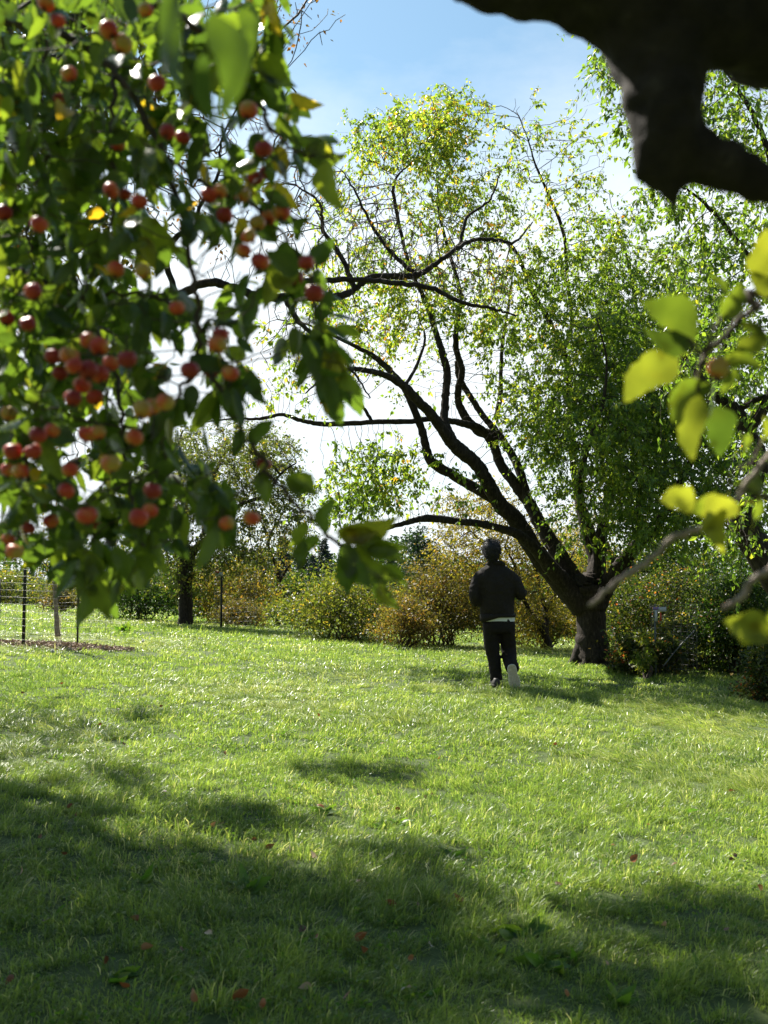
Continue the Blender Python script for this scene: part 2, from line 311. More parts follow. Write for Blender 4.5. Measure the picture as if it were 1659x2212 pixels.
# ------------------------------------------------------------------ tree machinery
def colonize(seeds, A, step, infl, kill, iters, rs, trop=(0, 0, 0), jit=.12):
    """space colonisation from seed points towards attractors; returns nodes, parents"""
    nodes = [np.array(s, float) for s in seeds]; par = [-1] * len(nodes); nd = np.full(len(A), 1e9); ni = np.zeros(len(A), int); alive = np.ones(len(A), bool)
    new = list(range(len(nodes))); trop = np.array(trop, float)
    for it in range(iters):
        NP = np.array([nodes[i] for i in new])
        for s in range(0, len(NP), 400):
            d = np.linalg.norm(A[:, None] - NP[None, s:s+400], axis=2); j = d.argmin(1); dm = d[np.arange(len(A)), j]; u = dm < nd
            nd[u] = dm[u]; ni[u] = np.array(new)[s + j[u]]
        alive &= nd > kill
        a = np.where(alive & (nd < infl))[0]
        if not len(a): break
        acc = {}
        for q in a:
            i = ni[q]; v = (A[q] - nodes[i]) / nd[q]
            if i in acc: acc[i] += v
            else: acc[i] = v.copy()
        new = []
        for i, v in acc.items():
            v = v / (np.linalg.norm(v) + 1e-9) + trop + rs.normal(0, jit, 3); v /= np.linalg.norm(v) + 1e-9
            p = nodes[i] + v * step; nodes.append(p); par.append(i); new.append(len(nodes) - 1)
        if len(nodes) > 26000: break
    return np.array(nodes), np.array(par)
def pipe(nodes, par, r0, e=2.3):
    n = len(nodes); acc = np.zeros(n); order = np.zeros(n, int)
    for i in range(n - 1, -1, -1):
        r = max(acc[i], r0 ** e)
        if par[i] >= 0: acc[par[i]] += r; order[par[i]] = max(order[par[i]], order[i] + 1)
        acc[i] = r
    return acc ** (1 / e), order
def blob_pts(blobs, rs, ref=1.0):
    """blobs: (px, py, Y, rx_px, ry_px, rY_m, n)"""
    o = []
    for (px, py, Y, rx, ry, rY, n) in blobs:
        v = rs.normal(size=(n, 3)); v = unit(v) * (rs.rand(n, 1) ** .45)
        for a in v:
            o.append(at(px + a[0] * rx, py + a[1] * ry, Y + a[2] * rY))
    return np.array(o)
def limb_path(pts, n=7, wig=.0, rs=None):
    """pts: (px, py, Y, width_px)"""
    P = [at(a, b, c) for a, b, c, d in pts]; r = [d / 2 / F * c for a, b, c, d in pts]
    Q = catmull([(*p, q) for p, q in zip(P, r)], n)
    if wig and rs is not None: Q[1:-1, :3] += rs.normal(0, 1, (len(Q) - 2, 3)) * wig
    return Q[:, :3], np.maximum(Q[:, 3], .002)
def grow(root, limbs, blobs, rs, step, infl, kill, bark, r0=.0025, iters=70, trop=(0,0,0), limb_name='limb', twig_mat=None, lump=.20, spread=None, jit=.16, extra_attr=None):
    """limbs: list of traced limbs; the first is the trunk. Returns fine nodes"""
    seeds = []
    for i, L in enumerate(limbs):
        P, r = limb_path(L, 8, wig=.003, rs=rs)
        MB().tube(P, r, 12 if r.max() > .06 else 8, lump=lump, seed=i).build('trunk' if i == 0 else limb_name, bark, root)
        if i: seeds += list(P[2:])
    A = blob_pts(blobs, rs) if blobs else np.zeros((0, 3))
    if extra_attr is not None: A = np.concatenate([A, extra_attr])
    nodes, par = colonize(seeds, A, step, infl, kill, iters, rs, trop, jit)
    r, order = pipe(nodes, par, r0)
    k = np.where(par >= 0)[0]; cap = .03
    ra = np.minimum(np.minimum(r[par[k]], r[k] * 1.35), cap); rb = np.minimum(r[k], cap)
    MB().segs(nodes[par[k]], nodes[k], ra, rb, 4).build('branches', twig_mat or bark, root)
    return nodes, par, r, order
def twigs_leaves(root, nodes, par, order, rs, per, size, mat_, sel=None, maxorder=4, tintf=None, droop=.8, spread=.09, name='foliage', asp=.55, tw=True, tpl=L_FAR, size_sd=.22):
    g_ = gens(par); k = np.where((par >= 0) & (order <= maxorder) & (g_ >= 3))[0]
    if sel is not None: k = k[sel(nodes[k])]
    if not len(k): return
    cnt = rs.poisson(per, len(k)) if np.isscalar(per) else rs.poisson(per[k]); idx = np.repeat(k, cnt); n = len(idx)
    if not n: return
    dr = unit(nodes[idx] - nodes[par[idx]]); off = rs.normal(0, spread, (n, 3)); P = nodes[idx] - dr * rs.rand(n, 1) * spread + off
    D = unit(off) * .6 + dr * .25 + rs.normal(0, .45, (n, 3)); D[:, 2] -= droop
    L = size * np.exp(rs.normal(0, size_sd, n)); t = rs.beta(1.6, 2.2, n) if tintf is None else tintf(P, rs)
    leaves(name, P, D, rs, L, L * asp * rs.uniform(.75, 1.2, n), np.clip(t, 0, 1), mat_, root, tpl=tpl, curl=rs.normal(0, .12, n))
def gens(par):
    g = np.zeros(len(par), int)
    for i in range(len(par)):
        if par[i] >= 0: g[i] = g[par[i]] + 1
    return g
def shoots(root, nodes, par, rs, dens, length, nleaf, size, mat_, mingen=2, droop=.9, asp=.5, tintf=None, name='foliage', twig=TWIG, up=.15, r_=.0022):
    """hanging leafy shoots, each a thin curved twig with leaves along it"""
    g = gens(par); d = np.broadcast_to(dens, (len(nodes),)); k = np.where((par >= 0) & (g >= mingen))[0]
    cnt = rs.poisson(d[k]); idx = np.repeat(k, cnt); m = len(idx)
    if not m: return
    dr = unit(nodes[idx] - nodes[par[idx]]); d0 = unit(dr * .5 + rs.normal(0, .55, (m, 3)) + np.array([0, 0, up])); Ls = length * rs.uniform(.45, 1.35, m)
    def pos(i, t): t = t[:, None]; return nodes[idx[i]] + d0[i] * (Ls[i][:, None] * t) + np.array([[0, 0, -1.]]) * (Ls[i][:, None] * t * t * droop * .55)
    a = np.arange(m); mb = MB()
    for q in range(3):
        t0, t1 = np.full(m, q / 3), np.full(m, (q + 1) / 3); mb.segs(pos(a, t0), pos(a, t1), np.full(m, r_ * (1 - q * .25)), np.full(m, r_ * (.75 - q * .25)), 3)
    mb.build('shoots', twig, root)
    c = rs.poisson(nleaf, m); i = np.repeat(a, c); n = len(i); t = rs.uniform(.12, 1.05, n); P = pos(i, t) + rs.normal(0, size * .12, (n, 3))
    D = d0[i] * .5 + rs.normal(0, .5, (n, 3)); D[:, 2] -= droop; L = size * np.exp(rs.normal(0, .22, n)) * (1.05 - .25 * t)
    ct = rs.normal(0, .09, m); tt = (rs.beta(1.6, 2.2, n) if tintf is None else tintf(P, rs)) + ct[i]
    leaves(name, P + unit(D) * size * .25, D, rs, L, L * asp * rs.uniform(.75, 1.2, n), np.clip(tt, 0, 1), mat_, root, curl=rs.normal(0, .15, n))
def inpoly(x, y, poly):
    c = False; j = len(poly) - 1
    for i in range(len(poly)):
        xi, yi = poly[i]; xj, yj = poly[j]
        if (yi > y) != (yj > y) and x < (xj - xi) * (y - yi) / (yj - yi) + xi: c = not c
        j = i
    return c
def to_px(P):
    P = np.asarray(P); c, s = math.cos(PITCH), math.sin(PITCH); z = P[:, 2] - CAMZ; f = P[:, 1] * c + z * s; u = -P[:, 1] * s + z * c
    return CX + F * P[:, 0] / f, CY - F * u / f
# ------------------------------------------------------------------ the big pear tree at the centre right
rs = np.random.RandomState(11)
Yp = 15.0
Yp = 16.6; tb = at(1280, 1430, Yp); tb.z = gzf(tb.x, Yp)
pear = empty('pear_tree', (tb.x, tb.y, tb.z), 'large spreading pear tree with dark leaning limbs, standing just right of the walking person', 'tree')
limbs = [
 [(1284,1446,Yp,112),(1282,1425,Yp,83),(1278,1385,Yp,68),(1276,1340,Yp,65),(1275,1300,Yp,71),(1272,1265,Yp,78),(1274,1250,Yp,60),(1274,1236,Yp,22)],
 [(1262,1310,Yp,60),(1215,1262,Yp-.1,49),(1180,1222,Yp-.2,42),(1150,1180,Yp-.3,41),(1112,1120,Yp-.5,36),(1080,1090,Yp-.6,34),(1052,1040,Yp-.8,31),(1030,1003,Yp-.9,29),(993,972,Yp-1,31),(967,944,Yp-1.1,26),(932,896,Yp-1.3,22),(900,862,Yp-1.5,21),(872,834,Yp-1.6,19),(835,812,Yp-1.8,14),(790,800,Yp-2,12),(750,798,Yp-2.2,9),(700,815,Yp-2.4,6),(660,850,Yp-2.5,3)],
 [(1112,1122,Yp-.5,32),(1075,1085,Yp-.5,24),(1040,1063,Yp-.5,23),(985,1030,Yp-.5,21),(935,1000,Yp-.6,21),(922,975,Yp-.6,19),(912,930,Yp-.7,17),(893,880,Yp-.8,16),(873,838,Yp-.9,15),(848,808,Yp-1,15),(820,780,Yp-1,13),(785,757,Yp-1.1,10),(720,725,Yp-1.2,7),(660,700,Yp-1.3,4),(600,690,Yp-1.3,3)],
 [(1245,1292,Yp,40),(1200,1240,Yp-.3,36),(1160,1190,Yp-.6,27),(1120,1155,Yp-.8,22),(1085,1143,Yp-.9,17),(1045,1133,Yp-1,16),(990,1126,Yp-1.1,15),(930,1120,Yp-1.2,17),(905,1122,Yp-1.3,14),(860,1134,Yp-1.4,10),(800,1150,Yp-1.4,7),(740,1160,Yp-1.5,3)],
 [(982,965,Yp-1,26),(968,930,Yp-.9,20),(960,900,Yp-.8,18),(963,850,Yp-.7,17),(966,810,Yp-.6,17),(958,770,Yp-.6,15),(942,720,Yp-.5,13),(925,665,Yp-.4,11),(895,600,Yp-.3,9),(875,540,Yp-.2,8),(855,450,Yp-.1,8),(850,400,Yp,7),(868,370,Yp,4),(900,345,Yp,3)],
 [(1266,1295,Yp,44),(1230,1235,Yp+.1,37),(1195,1180,Yp+.2,34),(1165,1130,Yp+.3,29),(1145,1090,Yp+.4,27),(1115,1050,Yp+.4,24),(1080,1000,Yp+.5,22),(1068,960,Yp+.5,20),(1065,940,Yp+.5,22),(1035,932,Yp+.5,21),(1010,908,Yp+.5,19),(992,875,Yp+.5,17),(990,840,Yp+.4,15),(998,800,Yp+.3,14),(985,750,Yp+.3,13),(988,690,Yp+.2,12),(995,640,Yp+.2,10),(975,560,Yp+.2,8),(950,470,Yp+.2,6),(945,400,Yp+.2,3)],
 [(1140,1085,Yp+.3,22),(1120,1010,Yp+.5,19),(1095,965,Yp+.7,17),(1075,935,Yp+.8,15),(1045,900,Yp+.9,14),(1018,860,Yp+1,13),(992,815,Yp+1,12),(985,780,Yp+1,8)],
 [(1068,965,Yp+.5,19),(1040,928,Yp+.3,17),(1000,915,Yp+.1,15),(975,910,Yp-.2,14),(935,905,Yp-.5,12),(890,910,Yp-.8,12),(805,912,Yp-1,11),(700,916,Yp-1.2,11),(650,908,Yp-1.3,9),(608,896,Yp-1.4,8),(560,905,Yp-1.5,7),(500,905,Yp-1.5,4),(440,912,Yp-1.6,3)],
 [(1070,905,Yp+.8,11),(1080,860,Yp+.9,11),(1082,800,Yp+1,9),(1086,740,Yp+1,8),(1100,650,Yp+1.2,5),(1110,560,Yp+1.2,3)],
 [(1278,1305,Yp,42),(1290,1230,Yp+.4,34),(1262,1130,Yp+.6,26),(1245,1040,Yp+.8,20),(1230,900,Yp+.8,17),(1226,788,Yp+.8,14),(1205,745,Yp+.8,13),(1185,690,Yp+.8,12),(1155,640,Yp+.8,11),(1130,580,Yp+.8,9),(1115,545,Yp+.8,8),(1085,515,Yp+.8,8),(1050,510,Yp+.8,5)],
 [(1215,760,Yp+.8,12),(1235,700,Yp+.9,10),(1225,600,Yp+1,8),(1218,507,Yp+1,8),(1185,420,Yp+1,7),(1158,360,Yp+1,5),(1140,300,Yp+1,3),(1120,250,Yp+1,3)],
 [(1282,1335,Yp,44),(1300,1290,Yp,37),(1335,1230,Yp-.3,34),(1375,1180,Yp-.6,27),(1420,1130,Yp-1,22),(1460,1060,Yp-1.3,17),(1500,980,Yp-1.5,14),(1530,880,Yp-1.6,10),(1560,780,Yp-1.7,7),(1590,660,Yp-1.8,3)],
 [(1278,1315,Yp,46),(1288,1250,Yp+.3,42),(1300,1150,Yp+.5,26),(1320,1050,Yp+.8,20),(1350,950,Yp+1,17),(1365,850,Yp+1.2,14),(1380,740,Yp+1.4,11),(1370,640,Yp+1.5,8),(1350,540,Yp+1.6,5),(1330,460,Yp+1.6,3)],
 [(1355,950,Yp+1,12),(1410,900,Yp+1.2,10),(1460,830,Yp+1.4,8),(1490,740,Yp+1.5,7),(1510,620,Yp+1.6,4),(1520,520,Yp+1.6,3)],
 [(1284,1265,Yp,30),(1290,1190,Yp-.2,20),(1255,1080,Yp-1.2,15),(1265,980,Yp-1.8,12),(1300,880,Yp-2.2,8),(1310,780,Yp-2.4,5),(1290,690,Yp-2.5,3)],
 [(805,912,Yp-1,8),(778,870,Yp-1,7),(748,830,Yp-1,5),(715,800,Yp-1,4),(680,780,Yp-1,3)],
 [(873,836,Yp-1.3,8),(900,790,Yp-1.1,7),(918,730,Yp-1,5),(905,690,Yp-1,3)],
]
blobs = [ # px,py,Y,rx,ry,rY,n
 (870,300,Yp,150,90,1.2,330),(975,250,Yp,90,75,1,170),(950,420,Yp,200,150,1.4,520),(800,480,Yp,150,130,1.2,260),(870,620,Yp-.3,240,150,1.4,420),
 (700,700,Yp-1.2,150,160,1,240),(940,760,Yp,150,120,1.2,200),(1110,430,Yp+.5,110,130,1,190),(1150,300,Yp+.8,90,110,.9,110),(1250,350,Yp+.9,90,140,.9,100),
 (1290,560,Yp+.8,190,120,1.6,420),(1130,650,Yp+.6,130,130,1.2,300),(1230,760,Yp,210,140,2,620),(1420,720,Yp,210,180,2.2,720),(1200,900,Yp-.3,150,110,1.6,380),
 (1330,950,Yp-.8,200,170,2.2,850),(1500,900,Yp-.6,180,200,2,700),(1260,1090,Yp-1,120,100,1.4,220),(1430,1100,Yp-1.2,160,110,1.8,520),(1560,1080,Yp-1.2,120,120,1.6,330),
 (800,1040,Yp-1.3,120,85,.8,300),(950,1060,Yp-1.2,150,70,.7,90),(620,800,Yp-1.6,100,130,.8,90),(1150,1150,Yp-1.0,60,50,.4,14)]
nodes, par, r, order = grow(pear, limbs, blobs, rs, .13, 2.2, .17, BARK, r0=.0033, iters=75, trop=(0,0,.04), jit=.22)
for k_ in range(8):
    a_ = k_ * .785 + rs.uniform(-.25, .25); e_ = rs.uniform(.34, .50); pts_ = []
    for t_ in (0, .35, .7, 1):
        d_ = .12 + (e_ - .12) * t_; x_, y_ = tb.x + math.cos(a_ + .2 * t_) * d_, tb.y + math.sin(a_ + .2 * t_) * d_; pts_.append((x_, y_, gzf(x_, y_) + (.46, .19, .02, -.09)[int(round(t_ * 2.99))]))
    MB().tube(catmull(pts_, 5), np.linspace(.13, .03, 16), 10, lump=.3, seed=k_).build('root', BARK, pear)
px, py = to_px(nodes)
def bump(x, y, cx, cy, rx, ry): return np.exp(-(((x-cx)/rx)**2 + ((y-cy)/ry)**2))
dens = .85 + 1.3 * bump(px, py, 1330, 950, 160, 170) + 2.2 * np.clip((px - 960) / 330, 0, 1) * np.clip((py - 440) / 160, 0, 1) + 2.6 * bump(px, py, 950, 270, 110, 75) + 1.0 * bump(px, py, 820, 260, 110, 70) + 1.6 * bump(px, py, 890, 640, 210, 110) + 1.2*bump(px, py, 1000, 380, 90, 60) + 3.0 * bump(px, py, 800, 1040, 150, 90) + 1.2 * bump(px, py, 1320, 440, 90, 60)
TH = np.concatenate([P_[r_ > .05] for P_, r_ in (limb_path(L, 7) for L in limbs)])
for s0_ in range(0, len(nodes), 1500): dens[s0_:s0_+1500] *= np.clip((np.linalg.norm(nodes[s0_:s0_+1500, None] - TH[None], axis=2).min(1) - .28) / .25, 0, 1)
dens *= 1 - .8 * bump(px, py, 1130, 1120, 110, 110)
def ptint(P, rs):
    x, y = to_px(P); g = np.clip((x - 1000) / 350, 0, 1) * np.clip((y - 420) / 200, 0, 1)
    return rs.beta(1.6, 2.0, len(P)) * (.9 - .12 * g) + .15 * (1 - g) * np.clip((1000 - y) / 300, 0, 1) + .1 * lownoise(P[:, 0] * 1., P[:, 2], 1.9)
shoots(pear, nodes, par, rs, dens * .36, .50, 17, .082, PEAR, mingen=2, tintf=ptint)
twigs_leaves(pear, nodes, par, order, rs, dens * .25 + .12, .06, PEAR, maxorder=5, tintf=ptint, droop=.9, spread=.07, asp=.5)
# ------------------------------------------------------------------ old tree reaching in from the left, bare twiggy limb and russet leaves
rs = np.random.RandomState(21)
Yl = 7.0
tl = Vector((-4.1, 7.3, gzf(-4.1, 7.3)))
old = empty('old_apple_tree', tl, 'old tree with grey limbs and sparse russet leaves, reaching in from beyond the left edge', 'tree')
T0 = [(-4.1,7.3,-.05,.26),(-4.08,7.3,.5,.2),(-3.9,7.25,1.2,.19),(-3.7,7.2,1.9,.2)]
def raw_limb(pts): # world points to a traced limb tuple list
    o = []
    for x, y, z, r_ in pts:
        a, b = to_px(np.array([[x, y, z]])); o.append((float(a[0]), float(b[0]), y, 2 * r_ / y * F))
    return o
limbs = [raw_limb([(-4.1,7.3,tl.z-.08,.27),(-4.1,7.3,tl.z+.25,.2),(-3.95,7.3,tl.z+.9,.18),(-3.8,7.2,tl.z+1.5,.19)]),
 raw_limb([(-3.9,7.3,tl.z+.9,.12),(-3.3,7.2,1.9,.09)]) + [(0,1058,7,44),(60,1055,6.9,40),(120,1035,6.9,30),(170,1000,6.9,24),(230,985,6.8,16),(300,1000,6.8,10),(360,1050,6.8,6),(400,1090,6.8,3)],
 raw_limb([(-3.85,7.2,tl.z+1.3,.14),(-3.2,7.1,2.75,.10)]) + [(0,806,6.9,24),(60,797,6.8,22),(130,760,6.8,20),(220,705,6.8,19),(320,650,6.8,19),(380,640,6.8,19),(450,610,6.8,18),(510,625,6.8,19),(560,640,6.8,18),(640,642,6.8,18),(730,640,6.8,16),(765,625,6.9,13),(800,600,6.9,14),(850,597,7,15),(895,596,7,14),(935,575,7,12),(975,545,7,10),(1020,520,7.1,9),(1070,518,7.1,8),(1110,524,7.1,6),(1150,480,7.2,3)],
 [(380,640,6.8,14),(360,560,6.7,13),(385,510,6.6,12),(420,500,6.6,12),(430,450,6.6,9),(470,380,6.6,7),(480,300,6.6,5),(520,220,6.6,3)],
 raw_limb([(-3.8,7.2,tl.z+1.5,.17),(-3.5,7.2,3.6,.13),(-3.1,7.1,4.6,.11)]) + [(60,160,6.9,30),(200,110,6.9,26),(330,60,6.9,22),(440,75,6.9,16),(520,100,6.9,10),(590,150,6.9,6),(640,200,6.9,3)],
 [(560,640,6.8,14),(620,612,6.6,12),(700,605,6.5,13),(780,605,6.5,12),(860,612,6.5,12),(930,622,6.5,11),(1000,655,6.5,9),(1060,665,6.5,7),(1115,683,6.5,4)],
 [(765,625,6.9,12),(740,560,7,11),(700,500,7,9),(690,440,7,6),(640,400,7,4)],
 [(620,650,6.8,13),(650,700,6.7,11),(700,735,6.7,9),(760,800,6.7,6),(800,860,6.7,3)],
 [(900,595,7,10),(840,540,7.1,9),(800,480,7.2,7),(770,420,7.2,5),(740,370,7.2,3)],
 [(990,540,7.1,9),(1010,470,7.2,7),(1060,430,7.2,5),(1080,370,7.2,3)],
 raw_limb([(-3.1,7.1,4.6,.11),(-2.7,7.6,5.6,.09),(-2.0,8.1,6.8,.07),(-1.5,8.3,7.6,.04)]),
 raw_limb([(-3.1,7.1,4.6,.10),(-3.3,7.9,5.6,.08),(-3.6,8.8,6.8,.06),(-3.7,9.4,8.0,.03)]),
 raw_limb([(-3.8,7.2,tl.z+1.5,.12),(-3.6,6.4,3.3,.09),(-3.2,5.6,4.4,.06),(-2.6,5.0,5.0,.03)]),
 raw_limb([(-3.5,7.2,3.6,.10),(-4.4,7.6,4.5,.08),(-5.2,7.8,5.6,.05)])]
blobs = [(560,420,6.8,200,170,.7,420),(760,470,7,190,120,.6,620),(900,540,6.9,210,110,.5,800),(1010,590,6.8,130,90,.5,380),(700,760,6.7,160,130,.5,130),
 (330,380,6.8,230,230,.8,420),(420,60,6.9,260,120,.7,260),(640,20,6.9,110,100,.4,120),(150,900,6.9,190,150,.5,160),(90,560,6.9,180,230,.8,260),(350,1050,6.8,90,60,.3,40)]
def ball(c, rr, n): return np.array(c) + unit(rs.normal(size=(n, 3))) * (rs.rand(n, 1) ** .4) * np.array(rr)
SHADE0 = np.concatenate([ball((-1.7,6.6,6.0),(1.7,1.5,.9),330), ball((-3.0,7.2,6.2),(1.8,1.6,1.2),360), ball((-3.4,5.8,4.8),(1.3,1.3,.8),260), ball((-4.6,7.8,5.4),(1.3,1.2,1.2),200), ball((-1.9,7.8,7.0),(1.5,1.0,.8),200)])
sh_poly = [(-300,1640),(300,1650),(420,1790),(560,1865),(900,1885),(1060,1925),(1300,1950),(1760,1955),(1900,2500),(-500,2500)]
sh_ell = [(200,1555,170,50),(60,1610,120,30),(780,1672,150,22),(560,1775,150,28),(880,1850,130,18),(-100,1560,150,60)]
SH = []; tries = 0
while len(SH) < 2000 and tries < 200000:
    tries += 1; a, b2 = rs.uniform(-400, 1900), rs.uniform(1480, 2480)
    e = any(((a-q[0])/q[2])**2 + ((b2-q[1])/q[3])**2 < 1 for q in sh_ell)
    if not (inpoly(a, b2, sh_poly) or e): continue
    g = ground_hit(a, b2)
    nz_ = 1.2 * float(lownoise(g.x, g.y, 2.2, 5)) + 1.5 * float(lownoise(g.x, g.y, 4.3, 1)); fr = min(1, max(0, (a - 350) / 800)); dk = min(1, max(0, (b2 - 1640) / 350)) * (1 - fr)
    if a > 1000 and b2 > 1985 and rs.rand() > .45: continue
    if rs.rand() > (.9 if e else .50 + .75 * dk - .22 * fr + (1.1 - .6 * dk) * nz_): continue
    for _ in range(6):
        z_ = rs.uniform(4.2, 9.5); P = g + SUN * ((z_ - g.z) / SUN.z); u, v = to_px(np.array([P[:]]))
        if v[0] < -40 or (u[0] < 330 and v[0] < 800): SH.append(P[:]); break
SH = np.array(SH); SHADE = SH[::2]
nodes, par, r, order = grow(old, limbs, blobs, rs, .085, 2.4, .085, BARK, r0=.0024, iters=95, twig_mat=TWIG, jit=.24, extra_attr=SHADE)
PS = np.repeat(SH, 24, 0); PS = PS + rs.normal(0, .085, PS.shape); DS = rs.normal(0, .6, PS.shape); DS[:, 2] -= .5; LS = .08 * np.exp(rs.normal(0, .2, len(PS)))
leaves('foliage', PS, DS, rs, LS, LS * .6, rs.beta(1.4, 2.4, len(PS)), OLIVE, old)  # added leaf clouds, set along the sun's rays to shade chosen lawn patches
px, py = to_px(nodes)
dens = .10 + 1.1 * bump(px, py, 330, 400, 230, 260) + .8 * bump(px, py, 520, 420, 130, 90) + 1.4 * bump(px, py, 660, 30, 110, 90) + .6 * bump(px, py, 90, 900, 200, 200)
vis = (py > -60)
dens = np.where(vis, dens, 0)
twigs_leaves(old, nodes, par, order, rs, dens, .036, ORANGE_L, maxorder=6, droop=.7, spread=.045, asp=.55)
dens2 = np.where(~vis, 1.0, .5 * bump(px, py, 100, 500, 200, 500))
twigs_leaves(old, nodes, par, order, rs, dens2, .062, OLIVE, maxorder=8, droop=.5, spread=.09, asp=.6)
# orange ribbon tied to its lowest limb
tg = empty('ribbon', at(122, 1085, 6.9), 'thin orange ribbon tied under the grey limb at the left edge', 'ribbon')
MB().tube(catmull([at(122,1052,6.88), at(123,1075,6.88), at(121,1100,6.86), at(124,1125,6.88)], 4), .009, 6, ry=.002).build('strip', mat('orange_tape', (.7,.12,.02), .6), tg)
# ------------------------------------------------------------------ pear-like tree at the right edge
rs = np.random.RandomState(31)
Yr = 9.5
tr = Vector((4.55, 9.6, gzf(4.55, 9.6)))
rt = empty('leaning_tree', tr, 'dark leaning tree trunk with green hanging leaves at the right edge of the lawn', 'tree')
limbs = [raw_limb([(4.6,9.6,tr.z-.1,.27),(4.5,9.6,tr.z+.3,.2)]) + [(1740,1330,9.55,75),(1690,1270,9.5,68),(1640,1190,9.5,64),(1605,1130,9.5,60),(1595,1080,9.5,50)],
 [(1605,1140,9.5,48),(1625,1050,9.5,40),(1640,1010,9.5,38),(1630,960,9.5,34),(1610,930,9.5,30),(1590,890,9.5,30),(1560,865,9.5,24),(1530,840,9.5,20),(1500,800,9.6,14),(1470,760,9.6,10),(1450,690,9.7,6)],
 [(1612,935,9.5,24),(1650,880,9.4,24),(1690,780,9.3,22),(1700,640,9.2,20),(1680,480,9.1,18),(1660,330,9,14),(1610,220,8.9,10),(1540,120,8.8,7),(1450,70,8.7,4)],
 [(1690,640,9.2,18),(1620,560,9.2,14),(1560,480,9.2,10),(1500,420,9.2,6),(1440,390,9.2,3)],
 [(1670,420,9.1,14),(1720,300,9,12),(1760,100,8.9,10),(1700,-60,8.8,7)],
 [(1595,885,9.5,16),(1640,860,9.4,12),(1680,850,9.4,8)]]
blobs = [(1330,130,8.8,75,70,.4,110),(1400,250,8.8,90,90,.5,120),(1570,230,9,110,110,.7,260),(1640,400,9.2,100,130,.8,230),(1540,560,9.3,110,110,.7,230),(1640,760,9.4,90,150,.8,230),(1500,800,9.6,90,90,.5,70),(1640,1000,9.4,60,90,.5,70),(1450,440,9.2,110,60,.5,90),(1600,1150,9.3,70,60,.5,60)]
nodes, par, r, order = grow(rt, limbs, blobs, rs, .09, 1.6, .12, BARK, r0=.0024, iters=70, jit=.2)
shoots(rt, nodes, par, rs, .75, .38, 13, .066, PEAR, mingen=1, asp=.46, tintf=lambda P, rs: rs.beta(1.5, 2.6, len(P)) * .85)
twigs_leaves(rt, nodes, par, order, rs, 1.2, .062, PEAR, maxorder=8, droop=1.1, spread=.07, asp=.46, tintf=lambda P, rs: rs.beta(1.5, 2.6, len(P)) * .85)
# ------------------------------------------------------------------ generic small trees and shrubs of the background
def shrub(name, label, cat, px, top, wpx, Y, material, rs, n=9000, leaf=.05, group=None, stems=7, base=None, droop=.1, yd=None, clump=70, asp=.55, bark=TWIG, trunk_r=.02, flat=1.0, low=.0, tpow=1.0):
    p = at(px, top, Y); z0 = gzf(p.x, Y) if base is None else base; h = p.z - z0; rx = wpx / 2 / F * Y; ry = yd or rx * .8
    root = empty(name, (p.x, Y, z0), label, cat, group)
    c0 = np.array([p.x, Y, z0]); v = unit(rs.normal(size=(clump, 3))) * (rs.rand(clump, 1) ** .4); v[:, 2] = v[:, 2] * .5 + .5
    v[:, 2] = low + (1 - low) * v[:, 2]
    # widest at about forty percent of the height
    ww = np.sqrt(np.clip(1 - ((v[:, 2] - .42) / .62) ** 2, .08, 1)); C = c0 + np.stack([v[:, 0] * rx * ww * 1.05, v[:, 1] * ry * ww, v[:, 2] * h * .93], -1)
    cs = np.exp(rs.normal(0, .35, clump)) * min(rx, h) * .2; ci = rs.randint(0, clump, n)
    wts = cs ** 2; wts /= wts.sum(); ci = rs.choice(clump, n, p=wts)
    off = rs.normal(size=(n, 3)) * cs[ci][:, None] * np.array([.8, .8, .55 * flat]); P = C[ci] + off
    # sprays: pull a third of the leaves on to short drooping shoots
    sh = rs.rand(n) < .45; a = rs.uniform(0, 6.283, clump * 6); kk = (ci * 6 + rs.randint(0, 6, n)); t = rs.rand(n) * 1.9; sz = rs.uniform(-.35, .75, clump * 6)
    Q = C[ci] + np.stack([np.cos(a[kk]), np.sin(a[kk]), sz[kk]], -1) * (t * cs[ci])[:, None] + rs.normal(0, leaf * .7, (n, 3)); P[sh] = Q[sh]
    P[:, 2] = np.maximum(P[:, 2], gz(P[:, 0], P[:, 1]) + .02)
    D = unit(off) * .5 + rs.normal(0, .6, (n, 3)); D[:, 2] -= droop; L = leaf * np.exp(rs.normal(0, .22, n))
    ct = rs.normal(0, .13, clump); tt = np.clip((rs.beta(1.6, 2.0, n) + ct[ci]) ** tpow, 0, 1)
    leaves('foliage', P, D, rs, L, L * asp, tt, material, root)
    m = MB()
    for i in range(stems):
        j = rs.randint(clump); b = c0 + np.array([rs.normal(0, rx * .12), rs.normal(0, ry * .12), -.05]); e = C[j]; mid = (b + e) / 2 + np.array([rs.normal(0, .12), rs.normal(0, .12), h * .1])
        q = catmull([b, mid, e], 5); m.tube(q, np.linspace(trunk_r, trunk_r * .25, len(q)), 5)
    m.build('stems', bark, root); return root
